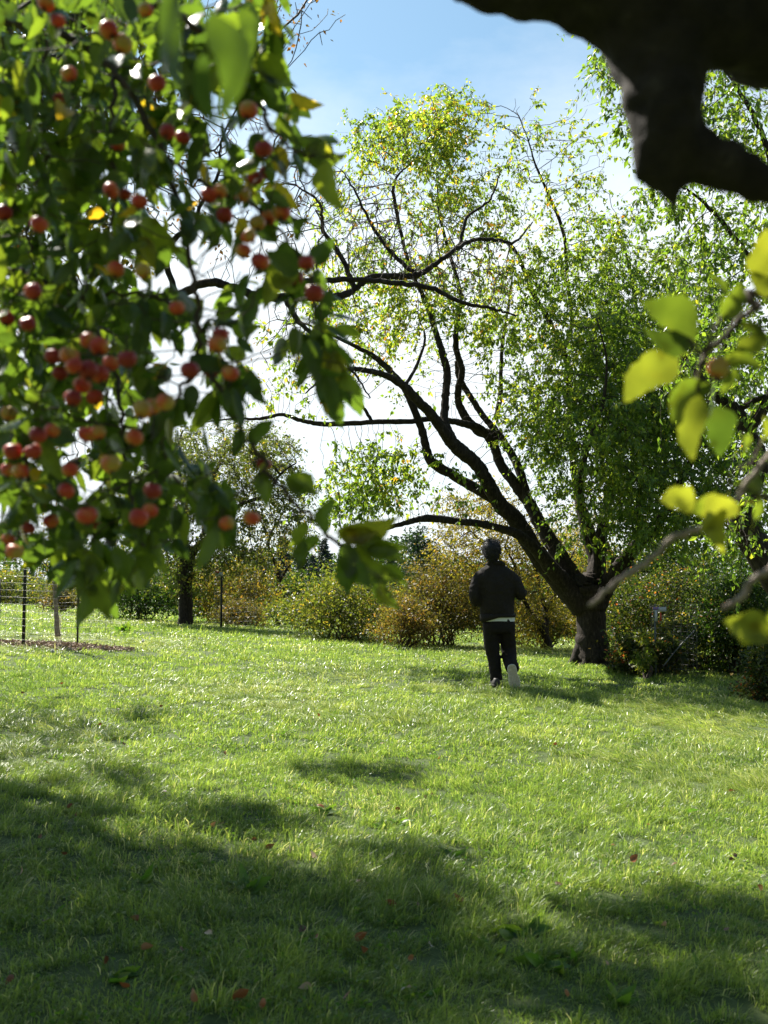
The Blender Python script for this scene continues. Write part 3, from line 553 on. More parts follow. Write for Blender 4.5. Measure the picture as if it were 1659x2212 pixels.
def small_tree(name, label, cat, px, base_py, Y, trunk, limbs_px, blobs, material, rs, per=3.0, leaf=.05, step=.16, infl=2.5, kill=.2, r0=.004, droop=.3, group=None, tintf=None, bark=BARK, asp=.55):
    g = at(px, base_py, Y); z0 = gzf(g.x, Y); root = empty(name, (g.x, Y, z0), label, cat, group)
    bp = float(to_px(np.array([[g.x, Y, z0 - .08]]))[1][0])
    tk = [(trunk[0][0], max(bp, trunk[0][1]), Y, trunk[0][2] * 1.35)] + [(a, b, Y, w_) for a, b, w_ in trunk]
    ls = [tk] + [[(a, b, Y + dy, w_) for a, b, dy, w_ in L] for L in limbs_px]
    bl = [(a, b, Y + c, d, e, f, n) for a, b, c, d, e, f, n in blobs]
    nodes, par, r, order = grow(root, ls, bl, rs, step, infl, kill, bark, r0=r0, iters=60, jit=.2)
    shoots(root, nodes, par, rs, per * .3, step * 2.0, 9, leaf, material, mingen=1, droop=droop + .3, asp=asp, tintf=tintf, r_=.004)
    twigs_leaves(root, nodes, par, order, rs, per, leaf, material, maxorder=9, droop=droop, spread=step * .75, asp=asp, tintf=tintf)
    return root
rs = np.random.RandomState(41)
# dark-trunked tree left of centre
small_tree('pear_tree', 'olive-leaved tree with a thick dark trunk at the left crest of the lawn', 'tree', 400, 1352, 26, [(400,1352,34),(402,1310,30),(400,1270,30),(402,1225,30),(415,1180,26)],
  [[(402,1225,0,24),(395,1170,0,20),(400,1110,.3,16),(390,1040,.5,12),(380,980,.6,7),(395,930,.6,4)],
   [(412,1195,0,20),(445,1165,0,16),(480,1130,-.4,12),(520,1090,-.6,9),(570,1070,-.8,7),(610,1020,-1,5),(640,1000,-1,3)],
   [(400,1180,0,16),(360,1130,.6,12),(320,1090,.8,8),(285,1050,.8,4)],
   [(440,1168,0,14),(450,1080,.7,11),(470,1010,.8,8),(500,960,.8,5)]],
  [(400,1040,0,120,130,2,620),(540,1010,0,130,110,2,560),(300,1090,0,90,90,1.6,300),(480,1180,-.3,130,80,1.6,380),(620,1090,-.8,80,90,1.2,210),(400,1230,0,90,70,1.2,160)],
  MIDGREEN, rs, per=7.5, leaf=.08, step=.2, infl=3, kill=.26, r0=.006, droop=.3)
# russet fringe tree just right of it
small_tree('orchard_tree', 'thin orange-tinged tree between the dark-trunked tree and the spruces', 'tree', 600, 1362, 30, [(600,1362,13),(603,1290,11),(600,1230,9)],
  [[(600,1230,0,8),(580,1170,0,6),(610,1110,0,3)],[(602,1260,0,7),(640,1190,0,5),(660,1130,0,3)]],
  [(600,1150,0,90,80,1.6,230),(570,1260,0,70,60,1.2,170)], GOLD, rs, per=4.5, leaf=.07, step=.24, infl=3.4, kill=.3, r0=.005)
# bronze and golden trees behind the person
small_tree('crabapple_tree', 'golden-leaved small tree with a forked dark trunk directly behind the person', 'tree', 1185, 1412, 21, [(1186,1412,20),(1180,1380,17),(1168,1350,15)],
  [[(1170,1355,0,13),(1150,1330,0,11),(1130,1290,0,9),(1120,1240,0,7),(1090,1180,0,4)],[(1180,1372,0,12),(1178,1320,.3,11),(1165,1270,.4,9),(1150,1200,.5,6),(1120,1130,.5,3)],[(1175,1330,.3,8),(1210,1260,.5,6),(1240,1190,.5,4)],[(1120,1240,0,6),(1060,1190,0,4),(1010,1140,0,3)]],
  [(1090,1170,0,130,70,1.5,420),(1010,1190,0,90,90,1.3,300),(1140,1260,0,120,90,1.4,430),(1040,1090,0,110,45,1.2,150),(1230,1200,.6,70,90,1.2,160),(1120,1340,.2,90,60,1,160)],
  GOLD, rs, per=7.0, leaf=.058, step=.17, infl=2.6, kill=.21, r0=.0045, droop=.4)
small_tree('autumn_tree', 'tall yellow tree seen between the limbs of the pear tree', 'tree', 1320, 1400, 30, [(1330,1400,22),(1328,1300,18),(1325,1200,14)],
  [[(1325,1210,0,12),(1290,1120,0,7),(1270,1050,0,3)],[(1326,1250,0,10),(1370,1150,0,6),(1390,1080,0,3)]],
  [(1310,1170,0,130,130,2,480),(1330,1290,0,150,80,2,300)], GOLD, rs, per=4.2, leaf=.085, step=.28, infl=4, kill=.34, r0=.006)
shrub('bush', 'rounded yellow-green bush left of the person, hung with pale leaves', 'bush', 745, 1238, 300, 21.5, MIDGREEN, rs, 17000, .058, clump=90, stems=12, group='bushes along the lawn edge', tpow=.75)
shrub('bush', 'bronze-brown bush right behind the person, darker than its neighbours', 'bush', 960, 1205, 260, 21, BROWN, rs, 17000, .052, clump=95, stems=12, group='bushes along the lawn edge')
shrub('bush', 'small orange-tipped bush between the yellow-green and the bronze one', 'bush', 868, 1282, 130, 19.6, BROWN, rs, 6000, .05, clump=50, group='bushes along the lawn edge', tpow=.6)
shrub('bush', 'olive bush under the golden tree, just right of the person', 'bush', 1170, 1290, 190, 22, OLIVE, rs, 9000, .055, clump=70, group='bushes along the lawn edge')
shrub('bush', 'low dark leafy bush at the foot of the pear trunk', 'bush', 1405, 1352, 150, 15.3, HEDGE, rs, 8000, .055, clump=34, stems=10, group='bushes beside the pear trunk', tpow=.8)
shrub('bush', 'tall tangled hedge bush behind the wire cage, dotted with red leaves', 'bush', 1430, 1205, 300, 18.0, HEDGE, rs, 22000, .05, clump=110, stems=16, group='bushes beside the pear trunk', droop=.5)
shrub('bush', 'dark tangled bush at the right, between the wire cage and the leaning tree', 'bush', 1590, 1235, 220, 16.0, DKGREEN, rs, 19000, .05, clump=100, stems=16, group='bushes beside the pear trunk', droop=.4)
shrub('bush', 'pale green bush glimpsed through the wire cage', 'bush', 1455, 1310, 110, 16.2, MIDGREEN, rs, 5500, .05, clump=60, group='bushes beside the pear trunk')
shrub('bush', 'low dark bush cut by the right edge of the lawn', 'bush', 1690, 1370, 170, 12.4, HEDGE, rs, 8500, .05, clump=40, group='bushes beside the pear trunk')
shrub('bush', 'brown-leaved bush inside the second wire cage', 'bush', 520, 1295, 120, 27.5, BROWN, rs, 4200, .06, clump=45, group='bushes on the left crest')
shrub('bush', 'dark green hedge bush beside the dark-trunked tree', 'bush', 310, 1200, 220, 29, DKGREEN, rs, 11000, .08, clump=90, group='bushes on the left crest')
shrub('bush', 'yellow-leaved bush right of the dark-trunked tree', 'bush', 500, 1205, 200, 29.5, OLIVE, rs, 9000, .08, clump=80, group='bushes on the left crest', tpow=.6)
shrub('bush', 'grey-green bush in front of the spruce row', 'bush', 640, 1225, 120, 33, DKGREEN, rs, 6000, .09, clump=60, group='bushes on the left crest')
shrub('bush', 'rust-brown bush behind the staked sapling', 'bush', 130, 1255, 90, 33, BROWN, rs, 3000, .075, clump=40, group='bushes on the left crest')
shrub('bush', 'bright green hedge bush at the far left edge', 'bush', 20, 1235, 200, 44, MIDGREEN, rs, 6000, .12, clump=60, group='bushes on the left crest')
shrub('bush', 'mid green hedge bush behind the staked sapling', 'bush', 190, 1265, 170, 42, MIDGREEN, rs, 5000, .12, clump=60, group='bushes on the left crest')
shrub('bush', 'low dark hedge behind the yellow bush and second wire cage', 'bush', 480, 1290, 260, 36, DKGREEN, rs, 6500, .1, clump=70, group='bushes on the left crest')
# broadleaf masses further back, each a tree
for (lab, px_, top, wpx, Y, m_, n_, lf) in (
  ('dark green tree rising behind the bronze bush', 905, 1122, 120, 38, FIR, 9000, .11),
  ('broad dark tree in the gap right of the bronze bush', 1010, 1200, 200, 40, DKGREEN, 8000, .13),
  ('dark tree behind the pear trunk', 1250, 1180, 240, 34, DKGREEN, 14000, .13),
  ('dark tree behind the tangled hedge', 1440, 1150, 300, 30, DKGREEN, 20000, .12),
  ('dark tree behind the leaning trunk', 1640, 1150, 300, 26, DKGREEN, 12000, .1),
  ('distant green tree left of the spruces', 420, 1235, 260, 60, MIDGREEN, 5000, .2),
  ('distant tree between the spruces and the dark conifer', 800, 1178, 210, 55, DKGREEN, 13000, .16)):
    shrub('tree', lab, 'tree', px_, top, wpx, Y, m_, rs, n_, lf, group='trees beyond the lawn', clump=90, trunk_r=.12, stems=5, bark=BARK)
# distant spruces
def spruce_mesh(seed):
    rs = np.random.RandomState(seed); P, D = [], []; A, B, ra = [], [], []
    for z in np.arange(.06, .98, .028):
        rad = (1 - z) ** .85 * .24 * rs.uniform(.8, 1.15) + .012; nb = 13
        for k in range(nb):
            a = rs.uniform(0, 6.283); rr = rad * rs.uniform(.65, 1.15); tip = np.array([math.cos(a) * rr, math.sin(a) * rr, z - rr * .28 + rr * .12]); b0 = np.array([0, 0, z])
            A.append(b0); B.append(tip); ra.append(.0022)
            m = max(8, int(60 * rr / .24)) 
            for j in range(m):
                t = rs.uniform(.2, 1); q = b0 + (tip - b0) * t + np.array([0, 0, -.012 * rs.rand()]); P.append(q); D.append((math.cos(a) * .8 + rs.normal(0, .7), math.sin(a) * .8 + rs.normal(0, .7), -.45 + rs.normal(0, .3)))
    return np.array(P), np.array(D), A, B, ra
sp = []
for s in range(2):
    P, D, A, B, ra = spruce_mesh(50 + s); n = len(P)
    root = empty('spruce_tree', (0, 0, 0), 'x', 'tree', 'spruces in the distance')
    leaves('foliage', P, D, rs, rs.uniform(.022, .045, n), rs.uniform(.007, .014, n), rs.beta(2, 2, n), SPRUCE, root)
    MB().tube([(0, 0, -.03), (0, 0, .5), (0, 0, 1)], [.013, .008, .001], 6).segs(np.array(A), np.array(B), np.array(ra), np.array(ra) * .3, 3).build('trunk', BARK, root)
    sp.append(root)
spots = [('spruce at the left end of the distant row', 560, 1172, 62), ('tallest spruce of the distant row, left of centre', 612, 1150, 66), ('spruce with a leaning tip beside the tallest one', 655, 1165, 64), ('bluish spruce in the middle of the distant row', 700, 1155, 66),
 ('short spruce in front of the distant row', 676, 1192, 58), ('spruce at the right end of the distant row', 742, 1168, 64), ('lone spruce above the far left hedge', 70, 1225, 75), ('spruce behind the staked sapling', 128, 1215, 72), ('small far spruce between sapling and hedge', 165, 1232, 74), ('spruce half hidden behind the yellow bush', 520, 1212, 64), ('dark spruce just left of the dark broad tree', 845, 1180, 52)]
for i, (lab, px_, top, Y) in enumerate(spots):
    s = sp[i % 2]; p = at(px_, top, Y); z0 = gzf(p.x, Y) - .3; h = p.z - z0
    if i < 2: o = s
    else:
        o = s.copy(); col.objects.link(o)
        for ch in s.children:
            c = ch.copy(); col.objects.link(c); c.parent = o
    o.location = (p.x, Y, z0); o.scale = (h, h, h); o.rotation_euler = (0, 0, i * 1.3); o['label'] = lab; o['group'] = 'spruces in the distance'
# far wood that closes the horizon
n = 34000; x = rs.uniform(-75, 75, n); y = 85 + rs.normal(0, 4, n); hm = 4.6 + 1.5 * lownoise(x, y * 0, .22) + .9 * lownoise(x, y * 0, .9, 2); z = gz(x, y) + hm * rs.rand(n) ** .6 + rs.normal(0, .2, n)
D = rs.normal(size=(n, 3)); o = leaves('far_wood', np.stack([x, y, z], -1), D, rs, rs.uniform(.25, .55, n), rs.uniform(.15, .35, n), rs.rand(n), DKGREEN, None)
tag(o, 'low far-off belt of dark woodland closing the view', 'woodland', None, 'stuff')
# ------------------------------------------------------------------ near crab apple tree on the left
rs = np.random.RandomState(61)
ct = Vector((-2.15, 1.5, gzf(-2.15, 1.5)))
crab = empty('crabapple_tree', ct, 'near crab apple tree hanging over the left of the view, laden with red fruit', 'tree')
limbs = [raw_limb([(-2.15,1.5,ct.z-.05,.12),(-2.12,1.5,.6,.09),(-2.05,1.5,1.4,.085),(-1.9,1.55,2.1,.08),(-1.6,1.6,2.6,.07)]),
 raw_limb([(-1.9,1.55,2.1,.05),(-1.3,1.6,2.5,.04),(-.9,1.6,2.62,.028)]) + [(-20,30,1.75,24),(120,60,1.7,20),(250,160,1.65,17),(350,330,1.6,14),(400,500,1.55,12),(425,660,1.5,11),(440,790,1.5,11),(500,880,1.5,10),(540,955,1.5,10),(590,1035,1.5,10),(640,1085,1.5,9),(700,1145,1.5,9),(760,1190,1.5,7),(815,1250,1.5,5),(850,1290,1.5,4)],
 raw_limb([(-1.6,1.6,2.6,.05),(-1.1,1.5,2.9,.035),(-.6,1.4,2.8,.022)]) + [(230,-60,1.5,18),(400,40,1.45,15),(520,160,1.45,12),(600,300,1.45,10),(660,330,1.45,7),(740,345,1.45,4)],
 raw_limb([(-1.9,1.55,2.1,.045),(-1.2,1.65,2.2,.03)]) + [(-60,560,1.8,20),(60,600,1.8,18),(160,650,1.8,14),(230,760,1.8,12),(260,880,1.75,10),(270,1000,1.75,8),(300,1120,1.7,6),(310,1210,1.7,4)],
 raw_limb([(-1.95,1.55,1.9,.03),(-1.2,1.7,1.95,.02)]) + [(-80,840,1.7,16),(20,880,1.7,13),(60,980,1.7,10),(50,1080,1.7,7),(40,1180,1.7,4)],
 [(350,330,1.6,11),(450,400,1.6,9),(540,440,1.6,8),(620,520,1.6,7),(665,600,1.6,6),(700,720,1.55,5),(740,800,1.5,4),(760,850,1.5,3)],
 [(160,650,1.8,9),(200,640,1.75,8),(330,640,1.7,8),(420,700,1.7,6),(480,760,1.7,4)],
 [(120,60,1.7,14),(90,200,1.75,12),(100,350,1.8,10),(60,480,1.8,8),(80,620,1.8,5)],
 [(250,160,1.65,11),(240,300,1.6,10),(250,430,1.6,8),(210,560,1.65,6),(160,680,1.7,4)],
 [(440,790,1.5,9),(380,860,1.55,8),(350,960,1.6,7),(400,1060,1.6,6),(480,1120,1.6,4)],
 [(270,1000,1.75,6),(200,1080,1.75,5),(200,1200,1.75,4),(225,1300,1.75,3)]]
poly = [(-60,-80),(640,-80),(600,60),(655,100),(640,170),(655,260),(740,335),(700,370),(650,330),(580,400),(640,480),(690,560),(700,640),(640,660),(560,620),(620,700),(690,700),(760,760),(770,860),(700,830),(640,740),(560,790),(520,850),(470,900),(430,960),(430,1010),(520,1040),(560,1080),(480,1180),(420,1120),(390,1170),(330,1260),(290,1230),(230,1330),(190,1240),(110,1230),(60,1180),(-60,1210)]
gaps = [(440,330,55,45),(420,600,50,90),(370,450,40,40),(150,905,20,20),(410,770,28,35),(275,1010,26,26),(40,1110,40,18),(590,560,62,55),(560,700,50,60),(480,560,30,30),(600,420,34,30),(500,330,34,30),(230,830,26,22),(470,640,35,30),(330,560,30,26),(120,560,24,20),(560,250,34,34),(640,560,30,40),(360,360,40,30),(430,880,30,26),(355,735,24,24),(180,1060,26,18)]
A = []
while len(A) < 1500:
    x, y = rs.uniform(-60, 780), rs.uniform(-80, 1340)
    if inpoly(x, y, poly) and not any(((x-a)/b_)**2 + ((y-b)/c_)**2 < 1 for a, b, b_, c_ in gaps):
        dpt = rs.uniform(1.42, 2.3) if x < 400 else rs.uniform(1.4, 1.85)
        A.append(at(x, y, dpt))
for k in range(12): A.append(at(rs.uniform(640, 880), rs.uniform(1060, 1290), 1.5))
nodes, par, r, order = grow(crab, limbs, [], rs, .035, .6, .045, TWIG, r0=.0011, iters=60, trop=(0,0,-.1), twig_mat=TWIG, extra_attr=np.array(A), jit=.15, lump=.12)
px, py = to_px(nodes)
keep = (px < 790) & (py < 1330)
kk = np.where((par >= 0) & keep)[0]
APPLES = [(315,22),(235,65),(265,95),(150,160),(340,180),(362,285),(395,297),(68,312),(255,312),(537,238),(570,322),(552,385),(578,372),(522,418),(452,422),(475,414),(485,465),(302,435),(270,420),(240,412),(85,485),(537,510),(556,482),(580,470),(608,458),(525,542),(72,630),(662,568),(637,600),(679,632),(562,565),(15,688),(115,770),(150,768),(192,735),(215,748),(190,800),(178,832),(158,860),(215,808),(205,858),(240,785),(275,775),(330,878),(358,868),(308,885),(382,665),(470,745),(477,722),(457,800),(498,806),(500,842),(410,800),(20,893),(82,940),(113,930),(188,938),(212,934),(290,945),(28,975),(45,1018),(20,1015),(72,975),(152,1015),(143,1060),(188,1113),(200,1130),(110,1125),(62,1140),(18,1165),(32,1192),(325,1103),(300,1118),(490,1130),(543,1118),(570,1003),(308,585),(250,582),(100,8),(125,45),(130,213),(8,460),(330,1060),(130,805),(160,790),(60,700),(240,1000)]
n = 2600; idx = rs.choice(kk, n); P = nodes[idx] + rs.normal(0, .010, (n, 3))
def leaf_set(P, rs, mat_, root, Lm=.056, name='foliage', dvec=None, tint=None, wide=.52):
    n = len(P); D = rs.normal(0, .55, (n, 3)) if dvec is None else dvec.copy()
    if dvec is None: D[:, 2] -= .75
    L = Lm * np.exp(rs.normal(0, .22, n)); t = rs.beta(1.5, 2.6, n) if tint is None else tint
    D = unit(D); leaves(name, P + D * (L * .3)[:, None], D, rs, L, L * wide * rs.uniform(.8, 1.15, n), t, mat_, root, tpl=L_NEAR, curl=rs.normal(.05, .25, n))
tt = rs.beta(1.4, 1.9, n) * .92; yy = rs.rand(n) < .025; tt[yy] = rs.uniform(.93, 1, yy.sum())
lx, ly = to_px(P); okp = np.array([inpoly(a + 15, b + 30, poly) and not any(((a-g0)/g2)**2 + ((b+25-g1)/g3)**2 < .8 for g0, g1, g2, g3 in gaps) for a, b in zip(lx, ly)])

rs2 = np.random.RandomState(9); AD = [rs2.uniform(1.26, 1.40) if rs2.rand() < .68 else rs2.uniform(1.45, 1.6) for _ in APPLES]
for (a, b2), d_ in zip(APPLES, AD):
  if d_ < 1.42: okp &= ~((P[:, 1] < d_ + .05) & (((lx - a) / 42) ** 2 + ((ly + 15 - b2) / 55) ** 2 < 1))
leaf_set(P[okp], rs, APPLE_L, crab, tint=tt[okp])
# single leaves traced on the hanging spray: base px, tip px, depth
def placed(root, lst, mat_, rs, name='foliage', wide=.6, tints=None, shrink=1.0):
    P = np.array([at(a, b, d) for a, b, c, e, d in lst]); Q = np.array([at(c, e, d + rs.uniform(-.02, .02)) for a, b, c, e, d in lst]); Q = P + (Q - P) * np.array([1.0 if q_[1] > 900 else shrink for q_ in lst])[:, None]
    D = Q - P; L = np.linalg.norm(D, axis=1); n = len(P); rr = rs.normal(0, .35, (n, 3)) + np.array([0, -1, 0]); D = unit(D); S = unit(np.cross(D, rr)); Nn = np.cross(S, D); T, Fc = L_NEAR
    V = np.zeros((n, len(T), 3)); c = rs.normal(0, .22, n); fo = rs.uniform(-.6, 3.0, n); sb = rs.normal(0, .14, n); wv = rs.uniform(.78, 1.2, n); ph = rs.uniform(0, 6.28, n)
    for j, (u, v, w_) in enumerate(T):
        ed = 1 + (.13 * np.sin(v * 9 + ph + (1.7 if u > 0 else 0)) if abs(u) > .1 else 0)
        V[:, j] = P + D * (v * L)[:, None] + S * ((u * wide * wv * ed + sb * math.sin(v * 3.1)) * L)[:, None] + Nn * ((w_ * fo * L * wide) + c * v * v * L + .05 * L * np.sin(v * 8 + ph) * abs(u) * 2)[:, None]
    t = rs.uniform(.2, .9, n) if tints is None else np.array(tints)
    mk(name, V.reshape(-1, 3), [((np.arange(n) * len(T))[:, None, None] + Fc[None]).reshape(-1, 4)], mat_, root, attrs={'tint': np.repeat(t, len(Fc))})
spray = [(650,1060,615,1025,1.5),(620,1030,680,1075,1.5),(620,1050,690,1065,1.5),(570,1000,560,1060,1.5),(700,1150,730,1075,1.48),(690,1160,640,1225,1.5),(655,1170,640,1245,1.5),(660,1130,625,1185,1.5),(730,1150,860,1115,1.5),(740,1160,820,1150,1.5),(770,1160,875,1215,1.5),(760,1190,870,1250,1.5),(750,1190,765,1290,1.5),(740,1180,800,1270,1.48),(810,1240,870,1320,1.5),(830,1220,880,1270,1.5),(790,1190,870,1170,1.5),(820,1260,860,1310,1.45),(540,960,590,905,1.5),(520,930,500,990,1.5),
 (650,330,780,325,1.45),(660,320,740,350,1.45),(700,350,745,470,1.42),(640,300,700,390,1.45),(600,250,670,330,1.45),(560,180,650,260,1.45),(560,120,660,240,1.45),(560,90,655,100,1.5),(530,60,620,20,1.5),(640,520,690,460,1.5),(640,580,720,540,1.5),(690,700,640,780,1.5),(700,720,790,800,1.5),(720,760,765,860,1.5),(700,760,680,870,1.5),(740,800,790,870,1.48),(690,700,770,720,1.5),(540,800,585,905,1.5),(530,500,500,560,1.5),(600,560,560,700,1.5),(200,1200,225,1350,1.5),(160,1180,175,1280,1.5),(300,1180,310,1270,1.5),(330,1150,350,1230,1.5),(480,1080,485,1200,1.5),(500,1060,440,1160,1.5),(250,1180,270,1300,1.5),(75,1195,15,1220,1.5),(560,1020,575,1100,1.5),(370,1110,400,1180,1.5),(520,20,540,150,1.1)]
placed(crab, spray, APPLE_L, rs, wide=.46, shrink=.80, tints=np.clip(rs.uniform(.3, .92, len(spray)), 0, 1))
placed(crab, [(395,-70,425,215,.72),(455,30,478,290,.7),(440,120,462,270,.75)], APPLE_L, rs, wide=.28, tints=[.15,.35,.05])
# apples
APM = bpy.data.materials.new('crab_apple_skin'); APM.use_nodes = True; nt = APM.node_tree; b = nt.nodes['Principled BSDF']; b.inputs['Roughness'].default_value = .42
b.inputs['Subsurface Weight'].default_value = .25; b.inputs['Subsurface Radius'].default_value = (.012, .004, .002); b.inputs['Subsurface Scale'].default_value = 1.0
x = N(nt, 'ShaderNodeTexCoord'); z = N(nt, 'ShaderNodeTexNoise'); z.inputs['Scale'].default_value = 38; z.inputs['Detail'].default_value = 4; nt.links.new(x.outputs['Object'], z.inputs['Vector'])
oi = N(nt, 'ShaderNodeObjectInfo'); sp_ = N(nt, 'ShaderNodeSeparateXYZ'); nt.links.new(x.outputs['Object'], sp_.inputs[0])
m1 = N(nt, 'ShaderNodeMath', operation='MULTIPLY_ADD'); m1.inputs[1].default_value = 26; nt.links.new(sp_.outputs[0], m1.inputs[0]); nt.links.new(z.outputs[0], m1.inputs[2])
m2 = N(nt, 'ShaderNodeMath', operation='MULTIPLY_ADD'); m2.inputs[1].default_value = -.85; nt.links.new(oi.outputs['Random'], m2.inputs[0]); nt.links.new(m1.outputs[0], m2.inputs[2])
m3 = N(nt, 'ShaderNodeMath', operation='ADD'); m3.inputs[1].default_value = .40; nt.links.new(m2.outputs[0], m3.inputs[0])
r_ = ramp(nt, [(0, (.45,.30,.06)), (.2, (.58,.17,.035)), (.42, (.52,.05,.02)), (.85, (.27,.015,.012))]); nt.links.new(m3.outputs[0], r_.inputs[0]); nt.links.new(r_.outputs[0], b.inputs['Base Color'])
def apple_mesh():
    nu, nv = 18, 13; V = []
    for j in range(nv + 1):
        ph = math.pi * j / nv; rr = math.sin(ph) ** .92; zz = math.cos(ph)
        zz = zz * .92 - (.34 * math.exp(-(ph / .33) ** 2)) + (.16 * math.exp(-((math.pi - ph) / .26) ** 2)); rr *= 1 + .05 * math.cos(ph)
        for i in range(nu):
            th = 2 * math.pi * i / nu; q = 1 + .02 * math.cos(5 * th) * (1 if zz < 0 else .3); V.append((rr * q * math.cos(th), rr * q * math.sin(th), zz))
    f = [(j*nu+i, (j+1)*nu+i, (j+1)*nu+(i+1) % nu, j*nu+(i+1) % nu) for j in range(nv) for i in range(nu)]
    return np.array(V), np.array(f)
AV, AF = apple_mesh(); RAD = .0118
calyx = MB()
for k in range(5):
    a = k * 1.2566; calyx.tube([(0, 0, -.0088), (.0022 * math.cos(a), .0022 * math.sin(a), -.0125), (.0042 * math.cos(a), .0042 * math.sin(a), -.0145)], [.0012, .0009, .0003], 5)
stalk = MB().tube([(0,0,.0065),(.001,0,.018),(.003,.001,.030)], [.0008,.0007,.0009], 5)
a0 = mk('apple', AV * RAD, [AF], APM, loc=(0, 0, 0)); a0.parent = crab
s0 = stalk.build('stem', TWIG, None, loc=(0, 0, 0)); s0.parent = a0
k0 = calyx.build('calyx', TWIG, None, loc=(0, 0, 0)); k0.parent = a0
for i, (a, b2) in enumerate(APPLES):
    d = AD[i]
    o = a0 if i == 0 else a0.copy()
    if i:
        col.objects.link(o); o.parent = crab
        for q_ in (s0, k0): s = q_.copy(); col.objects.link(s); s.parent = o
    o.location = at(a, b2, d) - crab.location; sc = rs.uniform(.9, 1.2); o.scale = (sc, sc * rs.uniform(.95, 1.05), sc * rs.uniform(.88, 1)); o.rotation_euler = (rs.normal(0, .3), rs.normal(0, .3), rs.uniform(0, 6.28))
# ------------------------------------------------------------------ near dark tree on the right with its shoots
rs = np.random.RandomState(71)
dt = Vector((1.75, 1.35, gzf(1.75, 1.35)))
dark = empty('old_crabapple_tree', dt, 'near black-looking limb crossing the upper right corner, with yellow-green shoots at the right edge', 'tree')
limbs = [raw_limb([(1.75,1.35,dt.z-.05,.2),(1.7,1.35,.7,.16),(1.55,1.32,1.5,.15),(1.35,1.28,2.05,.14)]),
 raw_limb([(1.5,1.3,1.75,.13),(1.1,1.22,2.12,.11)]) + [(1830,70,1.15,290),(1660,45,1.12,270),(1500,28,1.1,235),(1380,0,1.1,240),(1290,-30,1.1,220),(1190,-60,1.1,205),(1110,-65,1.1,195),(1040,-75,1.1,170),(960,-150,1.1,140),(860,-260,1.1,110)],
 [(1400,20,1.1,260),(1415,95,1.1,225),(1430,170,1.09,178),(1440,235,1.08,160),(1450,290,1.08,150),(1475,330,1.08,128),(1530,345,1.08,112),(1590,362,1.08,100),(1660,395,1.08,90),(1760,440,1.08,80),(1860,500,1.1,50)],
 [(1430,310,1.08,100),(1436,365,1.08,92),(1446,402,1.08,56),(1454,432,1.08,30),(1458,452,1.08,16)],
 [(1060,-10,1.1,60),(1062,20,1.1,44),(1060,40,1.1,14)],[(1140,0,1.1,80),(1142,36,1.1,46),(1146,58,1.1,12)],[(1210,20,1.1,80),(1222,52,1.1,40),(1228,70,1.1,10)],[(1400,330,1.08,60),(1393,370,1.08,40),(1390,395,1.08,12)]]
mbs = [MB(), MB()]
for i, L in enumerate(limbs):
    P, rr = limb_path(L, 8); mbs[0 if i == 0 else 1].tube(P, rr, 24)
def remesh(mb, name, material, parent, vox=.008, smooth=3, disp=0, loc=None, cut=None, freq=9):
    o = mb.build(name + '_raw', material, None, loc=(0, 0, 0)); m = o.modifiers.new('r', 'REMESH'); m.mode = 'VOXEL'; m.voxel_size = vox; m.use_smooth_shade = True
    if smooth:
        s = o.modifiers.new('s', 'SMOOTH'); s.iterations = smooth; s.factor = .5
    dg = bpy.context.evaluated_depsgraph_get(); me = bpy.data.meshes.new_from_object(o.evaluated_get(dg)); raw = o.data; bpy.data.objects.remove(o); bpy.data.meshes.remove(raw)
    if disp:
        for v in me.vertices: v.co += v.normal * disp * (mn.noise(Vector((v.co.x * freq, v.co.y * freq, v.co.z * freq * .6))) + .6 * mn.noise(v.co * freq * 2.6))
    if loc is not None:
        for v in me.vertices: v.co -= Vector(loc)
    me.materials.clear(); me.materials.append(material); me.name = name
    for p in me.polygons: p.use_smooth = True
    n = bpy.data.objects.new(name, me); link(n, parent); return n
remesh(mbs[0], 'trunk', BARK_BLACK, dark, .03, 2, .012, loc=dt); remesh(mbs[1], 'limb', BARK_BLACK, dark, .0095, 1, .011, loc=dt, freq=19)
# unseen crown added overhead and behind the viewer to block sky light
cw = []
for c_, r_, k_ in (((1.2,.3,3.3),(1.7,1.5,.5),1.0), ((-.6,-.6,3.5),(1.6,1.6,.5),1.0), ((2.4,1.6,3.5),(1.3,1.0,.7),.7), ((.6,-2.4,3.2),(2.4,1.3,.8),1.2), ((3.2,-.8,2.9),(1.2,2.0,.9),1.0), ((-2.2,-1.6,3.2),(1.2,1.8,.8),1.0), ((-3.2,.6,4.0),(1.2,1.6,.9),1.0)):
    m_ = int(3600 * k_); v_ = unit(rs.normal(size=(m_ // 12, 3))) * (rs.rand(m_ // 12, 1) ** .4) * np.array(r_) + np.array(c_); cw.append(np.repeat(v_, 12, 0) + rs.normal(0, .12, (len(v_) * 12, 3)))
    MB().tube(catmull([(1.55, 1.2, 1.9), ((1.5 + c_[0]) / 2, (1.2 + c_[1]) / 2, 2.9), c_, (c_[0] * 1.3, c_[1] * 1.4, c_[2] + .25)], 6), np.linspace(.06, .01, 19), 8, lump=.2).build('limb', BARK_BLACK, dark)
cw = np.concatenate(cw); u_, v2_ = to_px(cw); okc = (cw[:, 1] < .3) | (v2_ < -120) | (u_ > 1900) | (u_ < -300); cw = cw[okc]; Dc = rs.normal(0, .6, cw.shape); Dc[:, 2] -= .5; Lc = .07 * np.exp(rs.normal(0, .2, len(cw)))
leaves('foliage', cw, Dc, rs, Lc, Lc * .6, rs.beta(1.4, 2.4, len(cw)), OLIVE, dark)
